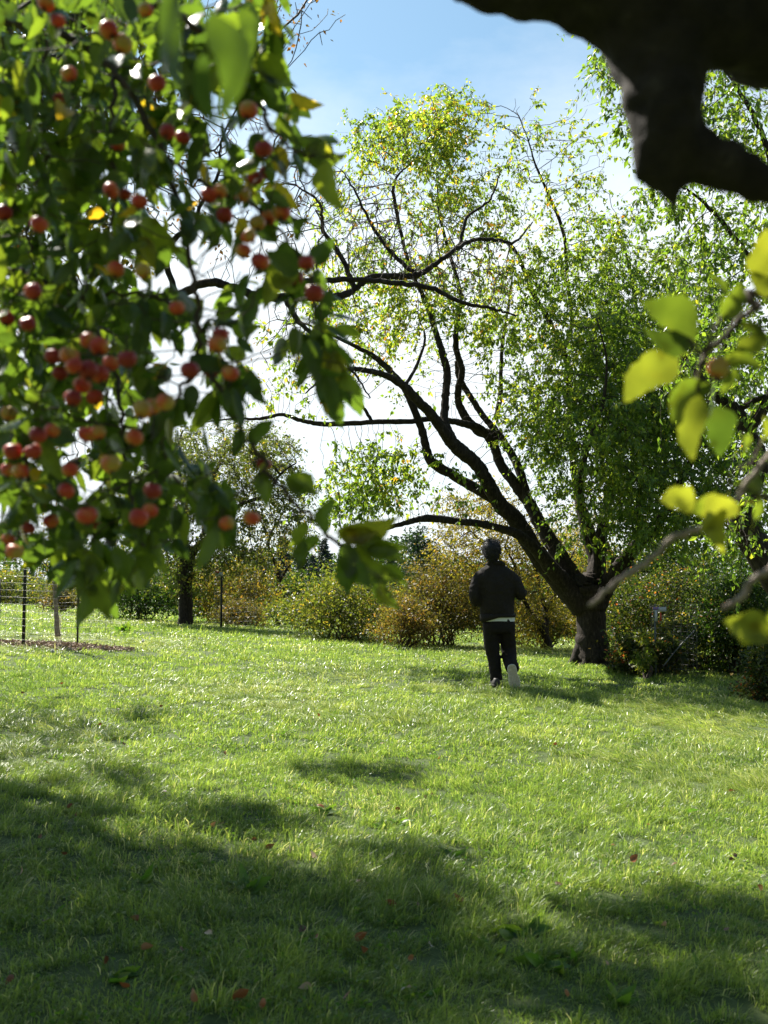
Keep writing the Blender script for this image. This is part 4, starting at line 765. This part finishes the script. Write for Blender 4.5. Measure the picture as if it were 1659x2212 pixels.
twl = [raw_limb([(1.5,1.3,1.5,.02),(1.0,1.2,1.75,.014)]) + [(1700,640,1.15,22),(1640,665,1.12,15),(1600,690,1.1,13),(1560,730,1.1,13),(1525,765,1.1,13),(1512,800,1.1,12),(1505,840,1.1,10),(1500,900,1.1,7)],
 [(1750,900,1.15,14),(1680,960,1.12,12),(1640,1010,1.1,12),(1600,1060,1.1,12),(1570,1105,1.1,12),(1530,1135,1.1,12),(1480,1152,1.1,15),(1455,1158,1.1,14),(1430,1185,1.1,14),(1395,1215,1.1,14),(1350,1245,1.1,13),(1310,1275,1.1,12),(1272,1308,1.1,9)],
 [(1760,1120,1.1,18),(1700,1190,1.1,16),(1660,1232,1.1,15),(1630,1250,1.1,14),(1605,1285,1.1,14),(1575,1308,1.1,12),(1560,1315,1.1,6)],
 [(1640,665,1.12,11),(1580,640,1.1,9),(1555,690,1.08,8),(1515,760,1.08,10),(1490,730,1.08,6)],
 [(1740,1330,1.1,12),(1690,1350,1.1,9),(1655,1362,1.1,6)],
 [(1602,1058,1.1,9),(1630,990,1.1,8),(1659,930,1.1,9),(1720,860,1.1,10)]]
# the twigs join the limb beyond the right edge
P0 = limb_path(limbs[2], 7)[0][-4]
twl[1] = raw_limb([tuple(P0) + (.018,), (float(P0[0]) + .12, 1.16, 1.55, .014)]) + twl[1]
for a in (2, 4, 5): twl[a] = raw_limb([(float(at(1750,900,1.15).x) + .06 + .02 * a, 1.16, 1.7 - .03 * a, .010)]) + twl[a]
for i, L in enumerate(twl):
    P, rr = limb_path(L, 6, wig=.0009, rs=rs); MB().tube(P, rr, 10, lump=.3, seed=i).build('twig', TWIG_PALE if i in (1, 2) else TWIG, dark)
rl = [(1460,775,1350,870,1.08),(1500,735,1378,655,1.1),(1498,740,1380,722,1.08),(1530,830,1455,920,1.1),(1500,850,1500,995,1.06),(1545,830,1530,950,1.1),(1560,690,1600,610,1.08),(1570,640,1520,600,1.1),(1590,700,1659,740,1.1),(1560,780,1650,800,1.1),(1600,760,1640,690,1.12),
 (1500,1080,1418,1080,1.08),(1590,1090,1500,1160,1.06),(1560,1100,1570,1200,1.04),(1500,1110,1540,1060,1.1),(1600,1060,1640,1010,1.1),(1620,940,1600,985,1.1),(1645,960,1659,900,1.1),(1660,1370,1550,1335,1.05),(1655,1375,1600,1395,1.05),(1659,1360,1640,1300,1.1),(1590,800,1560,850,1.1),(1650,640,1659,560,1.1),(1640,600,1659,500,1.1),(1630,1120,1659,1060,1.1),(1545,880,1560,990,1.15)]
tn = [.8,.25,.1,.35,.75,.05,.5,.3,.35,.45,.7,.95,1,.95,.6,.4,.5,.7,.8,.8,.6,.5,.8,.9,.5,.0]
placed(dark, rl, APPLE_Y, rs, tints=tn, wide=.54)
ap = a0.copy(); col.objects.link(ap); ap.parent = dark; ap.location = at(1552, 795, 1.1) - dark.location; ap.scale = (1.05, 1.05, 1.1); ap.rotation_euler = (.3, 0, 2.2)
for q_ in (s0, k0): s = q_.copy(); col.objects.link(s); s.parent = ap
# ------------------------------------------------------------------ person walking away
PX, PYg = 1075, 1484
pf = ground_hit(PX, PYg); pscale = 1.0
person = None
def mm(x, z, y=0): return np.array([(x - 600) / 1000, y, (1940 - z) / 1000])     # measured from the photograph, millimetres
SKIN = mat('skin', (.42,.26,.19), .5)
HAIR = mat('black_hair', (.010,.009,.009), .6)
JACK = noisemat('brown_black_jacket', [(.35,(.015,.012,.010)),(.65,(.024,.019,.016))], 60, .85, .3, .002)
TROU = noisemat('black_brown_trousers', [(.35,(.010,.008,.008)),(.65,(.017,.013,.012))], 60, .85, .25, .002)
SHIRT = mat('white_shirt', (.72,.74,.76), .8)
SHOE = mat('white_shoe', (.8,.8,.77), .6); SOLE = noisemat('worn_sole', [(.4,(.48,.42,.31)),(.65,(.64,.58,.45))], 50, .7, .3, .002)
DSHOE = mat('dark_shoe', (.03,.025,.02), .6)
person = empty('person', (pf.x + .0, pf.y, pf.z), 'person in dark jacket and trousers walking away over the lawn, pale shoe sole raised', 'person')
person.scale = (1.045,) * 3
H = person
# body: one continuous surface
b_ = MB()
b_.ell(mm(545, 1, 0) * 0 + np.array([-.058, .015, 1.622]), (.078, .095, .115), 20, 14)              # skull
b_.ell((-.056, .062, 1.565), (.052, .052, .058)).ell((-.055, .112, 1.598), (.012, .016, .024), 10, 7)  # jaw, nose
b_.ell((-.137, .012, 1.600), (.012, .022, .034), 10, 7).ell((.020, .012, 1.600), (.012, .022, .034), 10, 7)
b_.ell((-.075, .100, 1.560), (.012, .010, .006), 8, 6).ell((-.040, .100, 1.560), (.012, .010, .006), 8, 6)
b_.ell((-.086, .094, 1.628), (.016, .012, .010), 8, 6).ell((-.026, .094, 1.628), (.016, .012, .010), 8, 6)
b_.tube([(-.040, -.005, 1.40), (-.046, 0, 1.48), (-.052, .01, 1.56)], [.066, .055, .056], 14)
b_.tube([(-.02, 0, .80), (-.01, 0, .95), (-.01, 0, 1.12), (-.02, 0, 1.30), (-.03, 0, 1.42)], [.15, .135, .145, .16, .08], 16, ry=[.095, .09, .095, .10, .05], up=(0, 1, 0))
LEFT = dict(sh=(-.18, 0, 1.335), el=(-.262, -.03, 1.06), wr=(-.155, .20, 1.09)); RIGHT = dict(sh=(.16, 0, 1.33), el=(.285, -.02, 1.085), wr=(.235, .20, 1.155))
for s in (LEFT, RIGHT): b_.tube(catmull([s['sh'], s['el'], s['wr']], 6), np.linspace(.045, .028, 13), 12)
HIPL, HIPR = (-.10, 0, .84), (.09, 0, .84)
LK, LA = (-.055, .045, .46), (-.035, .02, .10); RK, RA = (.135, .12, .47), (.165, -.12, .23)
for a, k_, c in ((HIPL, LK, LA), (HIPR, RK, RA)): b_.tube(catmull([a, k_, c], 6), np.linspace(.075, .04, 13), 12)
def hand(b_, wr, dirv, side):
    d = np.array(dirv, float); d /= np.linalg.norm(d); up = np.array([0, 0, 1.]); sd_ = np.cross(d, up); sd_ /= np.linalg.norm(sd_); up = np.cross(sd_, d); w0 = np.array(wr)
    b_.tube([w0, w0 + d * .04, w0 + d * .09], [.022, .036, .038], 12, ry=[.018, .018, .014], up=up)
    for q, (o_, l) in enumerate(((-.028, .068), (-.010, .078), (.010, .073), (.027, .058))):
        s_ = w0 + d * .085 + sd_ * o_ * side; b_.tube([s_, s_ + d * l * .45 - up * .006, s_ + d * l * .75 - up * .025, s_ + d * l * .80 - up * .045], [.0088, .0085, .0078, .006], 8)
    s_ = w0 + d * .03 - sd_ * .025 * side; b_.tube([s_, s_ + d * .03 - sd_ * .028 * side - up * .01, s_ + d * .058 - sd_ * .03 * side - up * .02], [.012, .010, .008], 8)
hand(b_, LEFT['wr'], (.6, .6, .15), 1); hand(b_, RIGHT['wr'], (-.45, .75, .2), -1)
b_.tube([LA, (-.035, .06, .06), (-.03, .15, .035)], [.036, .036, .03], 10); b_.tube([RA, (.165, -.15, .18), (.162, -.165, .11)], [.03, .028, .02], 10)
remesh(b_, 'body', SKIN, H, .006, 2)
# hair: cap plus strands
hb = MB(); hb.ell((-.062, -.010, 1.635), (.112, .112, .110), 24, 16).ell((-.066, -.045, 1.585), (.090, .075, .095), 20, 12).ell((-.050, .055, 1.690), (.085, .075, .055), 18, 10).ell((-.05, -.045, 1.50), (.052, .030, .05), 14, 9)
hr = remesh(hb, 'hair', HAIR, H, .007, 4, disp=.005)
rs = np.random.RandomState(5); vs = np.array([v.co[:] for v in hr.data.vertices]); k = rs.choice(len(vs), 2600); P = vs[k]; c = np.array([-.06, 0, 1.63]); rad = unit(P - c)
D = rad * .35 + np.array([0, -.1, -.75]) + rs.normal(0, .28, (len(P), 3)) + np.where(P[:, 2:3] > 1.70, rad * 1.0, 0); L = rs.uniform(.018, .05, len(P)); A = P - rad * .004; Bm = A + unit(D) * (L * .5)[:, None]; Bt = Bm + unit(D + np.array([0, 0, -.5])) * (L * .5)[:, None]
sm = MB().segs(A, Bm, np.full(len(P), .0016), np.full(len(P), .0013), 3).segs(Bm, Bt, np.full(len(P), .0013), np.full(len(P), .0004), 3); so_ = sm.build('hair_strands', HAIR, None, loc=(0, 0, 0)); so_.parent = hr
# jacket
j = MB()
rings = [(412,808,1119,.125),(392,803,1040,.128),(388,805,950,.13),(385,815,860,.132),(375,822,770,.134),(362,828,690,.132),(338,836,630,.118),(352,815,585,.105),(405,760,540,.090),(478,694,500,.072),(492,684,470,.064),(498,676,448,.060)]
Pj = [((a + b) / 2, z_, (b - a) / 2) for a, b, z_, d in rings]
tor = np.array([mm(a, z_) for a, z_, w_ in Pj])
j.tube(tor, [w_ / 1000 for a, z_, w_ in Pj], 28, ry=[d for a, b, z_, d in rings], up=(0, 1, 0))
j.tube(catmull([(-.17, 0, 1.325), (-.218, -.005, 1.27), (-.262, -.02, 1.17), (-.268, -.035, 1.07), (-.245, .0, 1.015), (-.20, .09, 1.03), (-.165, .17, 1.075)], 4), np.interp(np.arange(25), [0, 4, 10, 14, 18, 24], [.074, .074, .070, .066, .062, .050]), 16)
j.tube(catmull([(.15, 0, 1.315), (.208, 0, 1.25), (.255, -.01, 1.16), (.290, -.025, 1.10), (.285, .0, 1.085), (.262, .09, 1.11), (.245, .17, 1.15)], 4), np.interp(np.arange(25), [0, 4, 10, 14, 18, 24], [.076, .074, .070, .062, .060, .048]), 16)
j.tube([(.30,-.01,1.075),(.345,.02,1.115),(.352,.05,1.14)], [.045,.034,.018], 12)
remesh(j, 'jacket', JACK, H, .011, 2, disp=.014)
cl = MB(); cl.tube(catmull([(-.10, -.040, 1.455), (-.04, -.066, 1.47), (.03, -.066, 1.468), (.085, -.03, 1.445), (.09, .03, 1.43)], 5), .017, 10, ry=.026, up=(0, 0, 1)).tube([(-.10,-.04,1.455),(-.122,.0,1.445),(-.11,.05,1.43)], .017, 10, ry=.024)
remesh(cl, 'collar', JACK, H, .006, 2)
# shirt hem: slopes as in the photo
sh = MB(); V = []; n = 40
for k in range(n):
    a = 2 * math.pi * k / n; ca, sa = math.cos(a), math.sin(a); cx = .012; zt = .86; zb = .777 + .003 * math.sin(3 * a)
    for z_ in (zt, (zt + zb) / 2, zb): V.append((cx + ca * .198, sa * .116, z_))
sh.add(V, [[(k*3+i, ((k+1) % n)*3+i, ((k+1) % n)*3+i+1, k*3+i+1) for k in range(n) for i in range(2)]]); sh.build('shirt_hem', SHIRT, None, loc=(0, 0, 0)).parent = H
# jacket hem tail on the left side covering the shirt
jt = MB(); V = []; n = 30
for k in range(n):
    t = k / (n - 1); a = math.pi * (1.10 + t * .72) if False else math.pi * (.85 + t * 1.22); ca, sa = math.cos(a), math.sin(a); drop = .770 + .052 * min(1, max(0, (ca + .80) / .80)) 
    for z_ in (.86, (.86 + drop) / 2, drop): V.append((.008 + ca * .207, sa * .129, z_))
    
jt.add(V, [[(k*3+i, (k+1)*3+i, (k+1)*3+i+1, k*3+i+1) for k in range(n - 1) for i in range(2)]]); o = jt.build('jacket_hem', JACK, None, loc=(0, 0, 0)); o.parent = H
md = o.modifiers.new('t', 'SOLIDIFY'); md.thickness = .006
# trousers
t_ = MB()
t_.tube([mm(618, 1120), mm(618, 1180), mm(618, 1250), mm(618, 1300)], [.182, .188, .186, .170], 24, ry=[.108, .118, .122, .11], up=(0, 1, 0))
t_.tube(catmull([(-.075, .0, .76), (-.072, .02, .60), (-.055, .035, .44), (-.030, .03, .25), (.0 - .012, .01, .075)], 4), np.interp(np.arange(17), [0, 5, 9, 13, 16], [.105, .097, .084, .078, .074]), 18)
t_.tube(catmull([(.115, .0, .76), (.128, .05, .60), (.140, .10, .44)], 4), np.linspace(.098, .088, 9), 18)
t_.tube(catmull([(.140, .105, .45), (.148, .03, .34), (.155, -.07, .27), (.160, -.135, .215)], 4), np.linspace(.090, .078, 13), 18)
remesh(t_, 'trousers', TROU, H, .011, 3, disp=.010)
# raised shoe, sole to the viewer; drawn in the plane facing back, toe pointing down
def outline(s):
    pts = [(0,-1),(.40,-.97),(.72,-.80),(.92,-.50),(.96,-.25),(.86,.05),(.76,.30),(.78,.55),(.76,.78),(.55,.96),(.2,1.03),(-.2,1.03),(-.52,.95),(-.72,.75),(-.76,.5),(-.74,.28),(-.84,.0),(-.95,-.28),(-.90,-.58),(-.68,-.84),(-.38,-.97)]
    return [(a * s, b) for a, b in pts]
def shoe(c, tilt, lean, soleM, upM, name='shoe', flat=False):
    M = np.array((Matrix.Rotation(tilt, 3, 'X') @ Matrix.Rotation(lean, 3, 'Y')))  if not flat else np.array(Matrix.Rotation(lean, 3, 'Z') @ Matrix.Rotation(tilt, 3, 'X'))
    ol = catmull([(a, b, 0) for a, b in outline(1)] + [(0, -1, 0)], 2); n = len(ol) - 1; ol = ol[:n]
    def ring(s, y, sz=1.0, oz=0): return [np.array([p[0] * .064 * s, y, p[1] * .142 * sz + oz]) for p in ol]
    def loft(rings_):
        V = np.concatenate([np.array(r_) for r_ in rings_] + [[np.mean(rings_[0], 0)], [np.mean(rings_[-1], 0)]]); m = len(rings_); f = [(i*n+k, (i+1)*n+k, (i+1)*n+(k+1) % n, i*n+(k+1) % n) for i in range(m - 1) for k in range(n)]
        t = [(m*n, k, (k+1) % n) for k in range(n)] + [(m*n+1, (m-1)*n+(k+1) % n, (m-1)*n+k) for k in range(n)]; return V, f, t
    up_ = loft([ring(1.0, .012), ring(1.05, .026), ring(1.02, .045), ring(.9, .065, .95), ring(.66, .085, .78, .02), ring(.52, .10, .5, .05)])
    so2 = loft([ring(.90, -.004, .96), ring(.95, -.006, .985), ring(1.03, -.001, 1.01), ring(1.06, .012, 1.02), ring(1.06, .022, 1.02)])
    root = None
    for nm, (V, f, t), mt in ((name, up_, upM), ('sole', so2, soleM)):
        mb = MB(); mb.add(V @ M.T + np.array(c), [f, t]); o = mb.build(nm, mt, None, loc=(0, 0, 0)); o.parent = root or H; root = root or o
    mb = MB()
    V, f, t = loft([ring(1.045, .010, 1.017), ring(1.09, .012, 1.035), ring(1.09, .024, 1.035), ring(1.045, .026, 1.017)]); mb.add(V @ M.T + np.array(c), [f, t]); o = mb.build('midsole', upM if upM is SHOE else soleM, None, loc=(0, 0, 0)); o.parent = root
    # shallow tread grooves
    g = MB()
    for k in range(9):
        zz = -.105 + k * .025; w_ = .036 if k in (4, 5, 6) else .044
        g.tube([np.array([-w_, -.0065, zz]) @ M.T + np.array(c), np.array([0, -.0065, zz + .007]) @ M.T + np.array(c), np.array([w_, -.0065, zz]) @ M.T + np.array(c)], .0022, 6)
    o = g.build('tread', soleM, None, loc=(0, 0, 0)); o.parent = root
shoe((.163, -.215, .135), R(-6), R(-10), SOLE, SHOE)
shoe((-.025, .02, .012), R(90), R(0), DSHOE, DSHOE, flat=True)
# ------------------------------------------------------------------ wire cages, stakes and saplings
def cage(px_, Y, w_, top_py, bottom_py, label, group, rs, nvw=22, dz=.1, r_=.0016, fine=True, label_plate=None):
    g = at(px_, bottom_py, Y); z0 = gzf(g.x, Y); zt = at(px_, top_py, Y).z; rad = w_ / 2 / F * Y; root = empty('wire_cage', (g.x, Y, z0), label, 'cage', group); m = MB(); n = nvw
    ang = np.linspace(0, 2 * math.pi, n, endpoint=False); pts = lambda z_: np.stack([g.x + rad * np.cos(ang), Y + rad * np.sin(ang), np.full(n, z_) + .02 * np.sin(ang * 2)], -1)
    A, B = pts(z0), pts(zt); m.segs(A, B, np.full(n, r_), np.full(n, r_), 4); z_ = z0 + .05
    while z_ <= zt + .001:
        q = pts(z_); m.segs(q, np.roll(q, -1, 0), np.full(n, r_), np.full(n, r_), 4); z_ += dz
    m.build('wire_mesh', METAL, root); return root, g, z0, rad
def stake(px_, top, bot, Y, root, wpx=7, mat_=None):
    a, b = at(px_, bot, Y), at(px_ - 1, top, Y); w_ = wpx / 2 / F * Y; m = MB(); z0 = gzf(a.x, Y) - .1; h = b.z - z0
    m.box((a.x, Y, z0 + h / 2), (w_ * 2, .006, h)).box((a.x, Y + w_ * .9, z0 + h / 2), (.006, w_ * 1.6, h))
    for k in range(int(h / .055)): m.box((a.x, Y - .006, z0 + .03 + k * .055), (w_ * .9, .008, .012))
    return m.build('stake', mat_ or STEEL, root)
rs = np.random.RandomState(81)
c1, g1, z1, rad1 = cage(118, 15.0, 240, 1105, 1372, 'tall loose wire cage with dark stakes standing on wood chips at the far left', 'wire cages round saplings', rs, 26, .1, .0014)
stake(51, 1082, 1375, 14.7, c1, 7); stake(168, 1180, 1358, 15.5, c1, 4); stake(-2, 1250, 1372, 15.2, c1, 3)
spl = empty('sapling', at(124, 1368, 15.0), 'thin staked sapling with a few yellowing leaves inside the tall wire cage', 'sapling')
zz = gzf(spl.location.x, 15.0); spl.location.z = zz
P, rr = limb_path([(126,1375,15,13),(122,1330,15,10),(120,1280,15,9),(120,1230,15,8),(122,1180,15,7),(118,1130,15,5),(110,1080,15,3)], 5, .004, rs); MB().tube(P, rr, 8, lump=.1).build('trunk', TWIG_PALE, spl)
tw = [[(121,1240,15,4),(95,1215,15.1,3),(70,1190,15.1,2)],[(122,1250,15,4),(100,1232,14.9,3),(85,1205,14.9,2)],[(121,1200,15,4),(150,1170,14.9,3),(170,1130,14.9,2)],[(120,1160,15,3),(95,1120,15.1,2),(85,1090,15.1,2)]]
P_all = []
m = MB()
for L in tw:
    P, rr = limb_path(L, 6, .004, rs); m.tube(P, rr, 5); P_all += list(P[3:])
m.build('twigs', TWIG, spl); P_all = np.array(P_all)[rs.randint(0, len(P_all), 260)] + rs.normal(0, .11, (260, 3)); D = rs.normal(0, .5, (260, 3)); D[:, 2] -= .8
leaves('foliage', P_all, D, rs, .055, .028, rs.rand(260), OLIVE, spl)
m = MB()
for k in range(22): 
    z_ = zz + .03 + k * .021; a = np.linspace(0, 2 * math.pi, 9); m.tube(np.stack([spl.location.x + .012 + .045 * np.cos(a), 15 + .045 * np.sin(a), z_ + a * .003], -1), .003, 4, cap=False)
m.build('spiral_guard', mat('pale_plastic', (.5,.42,.32), .6), spl)
c2, g2, z2, rad2 = cage(508, 25.5, 90, 1238, 1362, 'second wire cage with a dark post and small pale tag, right of the dark-trunked tree', 'wire cages round saplings', rs, 20, .12, .0022)
stake(478, 1240, 1360, 25.2, c2, 4)
def plate(px_, py_, Y, w_, h_, root, name, m_): p = at(px_, py_, Y); MB().box(p, (w_ / F * Y, .01, h_ / F * Y)).build(name, m_, root)
PAPER = mat('weathered_plate', (.5,.52,.55), .4); PURP = mat('violet_band', (.25,.18,.4), .5); RED = mat('red_tag', (.55,.05,.03), .5)
plate(474, 1240, 25.1, 15, 9, c2, 'tag_plate', PAPER); plate(470, 1236, 25.08, 7, 4, c2, 'tag_mark', RED)
c3, g3, z3, rad3 = cage(1457, 15.3, 95, 1302, 1424, 'square-meshed wire cage with a red tag in front of the right hedge', 'wire cages round saplings', rs, 20, .085, .0015)
stake(1416, 1306, 1424, 15.0, c3, 4, mat('grey_post', (.09,.11,.1), .5)); P, rr = limb_path([(1432,1440,14.8,3),(1462,1402,14.9,3),(1500,1362,15.1,3)], 3); MB().tube(P, np.maximum(rr, .008), 5).build('brace', METAL, c3)
plate(1425, 1316, 14.96, 28, 10, c3, 'tag_plate', PAPER); plate(1416, 1314, 14.94, 12, 6, c3, 'tag_mark', PURP); plate(1427, 1332, 14.94, 3, 17, c3, 'red_strip', RED); plate(1417, 1330, 14.93, 5, 24, c3, 'post_cap', PAPER)
# mulch
n = 3400; a = rs.uniform(0, 6.283, n); q = np.sqrt(rs.rand(n)); x = -5.05 + 1.35 * q * np.cos(a); y = 15.0 + .5 * q * np.sin(a); P = np.stack([x, y, gz(x, y) + rs.uniform(.0, .035, n) + .02 * (1 - q)], -1); D = rs.normal(size=(n, 3)); D[:, 2] *= .35
o = leaves('mulch', P, D, rs, rs.uniform(.03, .09, n), rs.uniform(.015, .035, n), rs.rand(n), CHIP, None); tag(o, 'brown wood chip mulch spread round the staked sapling', 'mulch', None, 'stuff')
# low weeds by the mulch and dark timber right
def rosette(name, p, rs, nl, L, W, m_, label, group, cat='weed', rise=.5):
    root = empty(name, p, label, cat, group); n = nl; a = rs.uniform(0, 6.283, n); P = np.array(p) + rs.normal(0, L * .08, (n, 3)) * np.array([1, 1, 0]); D = np.stack([np.cos(a), np.sin(a), rs.uniform(.15, 1, n) * rise * 1.6], -1)
    Ls = L * rs.uniform(.6, 1.2, n); leaves('foliage', P, D, rs, Ls, Ls * W, rs.uniform(.2, 1, n), m_, root, tpl=L_NEAR, curl=rs.uniform(-.5, -.1, n)); return root
rosette('weed', tuple(ground_hit(270, 1366)), rs, 26, .22, .42, WEED, 'leafy green weed growing beside the wood chips', None, rise=1)
tim = ground_hit(1545, 1448); tb_ = empty('timber', (tim.x, tim.y, tim.z), 'dark weathered timber lying at the foot of the right hedge', 'timber')
MB().box((tim.x + .15, tim.y + .1, tim.z + .10), (1.5, .28, .24), np.array(Matrix.Rotation(.12, 3, 'Y'))).build('beam', BARK, tb_)
fern = shrub('fern', 'bright feathery plant glowing beside the wire cage post', 'plant', 1392, 1355, 44, 14.6, PEAR_Y, rs, 500, .06, clump=14, stems=4, asp=.3)
# weeds in the lawn
wl = [(520,1930),(1095,1790),(980,1850),(410,1870),(1130,2020),(1180,2090),(830,1790),(860,1780),(1190,1830),(1230,2070),(1060,2060),(300,1905),(700,1760),(1470,1760),(640,2060),(1500,2110),(240,2120),(1330,2170),(120,1990),(900,2150)]
WEEDS = []
for i, (a, b2) in enumerate(wl):
    g = ground_hit(a, b2); big = i in (0, 4, 5)
    WEEDS.append(rosette('weed', tuple(g), rs, 9 if big else 7, .15 if big else .10, .34, WEED, 'x', 'weed rosettes in the lawn'))
# fallen leaves
fl = [(685,1752,.6,.07),(1363,1878,.55,.075),(1464,1882,.2,.06),(856,1975,.5,.07),(910,1978,.15,.055),(768,2052,.55,.07),(782,2072,.5,.06),(627,1860,.85,.06),(682,1870,.95,.06),(573,1850,.2,.06),(503,2184,.5,.08),(672,2155,.9,.06),(872,2158,1,.07),(930,2065,.98,.05),(445,2035,.8,.06),(893,2092,.7,.05),(145,1760,.35,.05),(42,1908,.8,.05),(358,1725,.25,.05),(305,2072,.75,.06),(425,2190,.7,.06),(1648,1940,.5,.06),(1220,2168,.7,.05),(345,1535,.3,.05),(488,1640,.35,.06),(690,1556,.5,.05),(1428,1570,.4,.05),(45,1505,.2,.05),(830,1615,.1,.05),(1575,1722,.35,.06),(935,1728,.2,.05),(1400,1795,.75,.05),(165,1780,.3,.04),(945,1650,.55,.05),(130,1485,.4,.05),(1290,1440,.8,.06),(1440,1455,.7,.06),(200,1690,.3,.05),(100,1660,.4,.05),(1000,1965,.3,.06),(220,1575,.35,.05),(560,2195,.6,.07),(770,1918,.2,.05),(660,2023,.1,.06),(1680,2100,.5,.05),(1355,1440,.75,.05),(1390,1447,.6,.05)]
rl_ = np.random.RandomState(17)
for _ in range(34):
    q_ = rl_.uniform(1430, 2190); fl.append((rl_.uniform(10, 1650), q_, rl_.choice([.05, .15, .28, .4, .55, .75, .8]), rl_.uniform(.035, .055)))
USED = {}
def place_label(px_, py_, what):
    row = ['on the far lawn near the crest','on the upper lawn','on the sunny middle lawn','at the edge of the shade','in the shaded near lawn','at the very bottom edge'][sum(py_ > q for q in (1500, 1620, 1780, 1930, 2110))]
    c = ['far left','left','left of centre','centre','right of centre','right','far right'][min(6, int(px_ / 237.1))]
    lab = '%s %s, %s' % (what, row, c); USED[lab] = USED.get(lab, 0) + 1
    return lab if USED[lab] == 1 else lab.replace(', ', ', %s one, ' % ['', '', 'second', 'third', 'fourth', 'fifth', 'sixth'][min(6, USED[lab])])
for i, (a, b2, t, s_) in enumerate(fl):
    g = ground_hit(a, b2); root_lab = place_label(a, b2, '%s fallen leaf' % ('dark brown' if t < .3 else 'red-orange' if t < .66 else 'tan' if t < .85 else 'pale'))
    P = np.array([[g.x, g.y, g.z + .04]]); D = np.array([[rs.normal(), rs.normal(), rs.uniform(-.1, .5)]]); s_ *= .78
    o = leaves('fallen_leaf', P, D, rs, s_, s_ * .62, np.array([t]), DEAD_L, None, tpl=L_NEAR, curl=np.array([rs.uniform(-.9, .9)]), loc=tuple(P[0])); tag(o, root_lab, 'leaf', 'fallen leaves on the lawn')
for i, o in enumerate(WEEDS): o['label'] = place_label(wl[i][0], wl[i][1], 'clump of broad weed leaves')
# dandelion clocks
WH = mat('white_seed_head', (.8,.8,.78), .8)
for a, b2, lab in ((309,1397,'white dandelion seed head left of centre on the upper lawn'),(113,1422,'white dandelion seed head near the left edge, below the wood chips')):
    g = ground_hit(a, b2 + 4); dd = empty('dandelion', tuple(g), lab, 'flower'); m = MB(); c = np.array(g) + np.array([0, 0, .12]); d = unit(rs.normal(size=(140, 3))); m.segs(np.repeat(c[None], 140, 0), c + d * .026, np.full(140, .0006), np.full(140, .002), 3); m.build('seed_head', WH, dd)
    MB().tube([np.array(g), c], .002, 5).build('stem', WEED, dd)
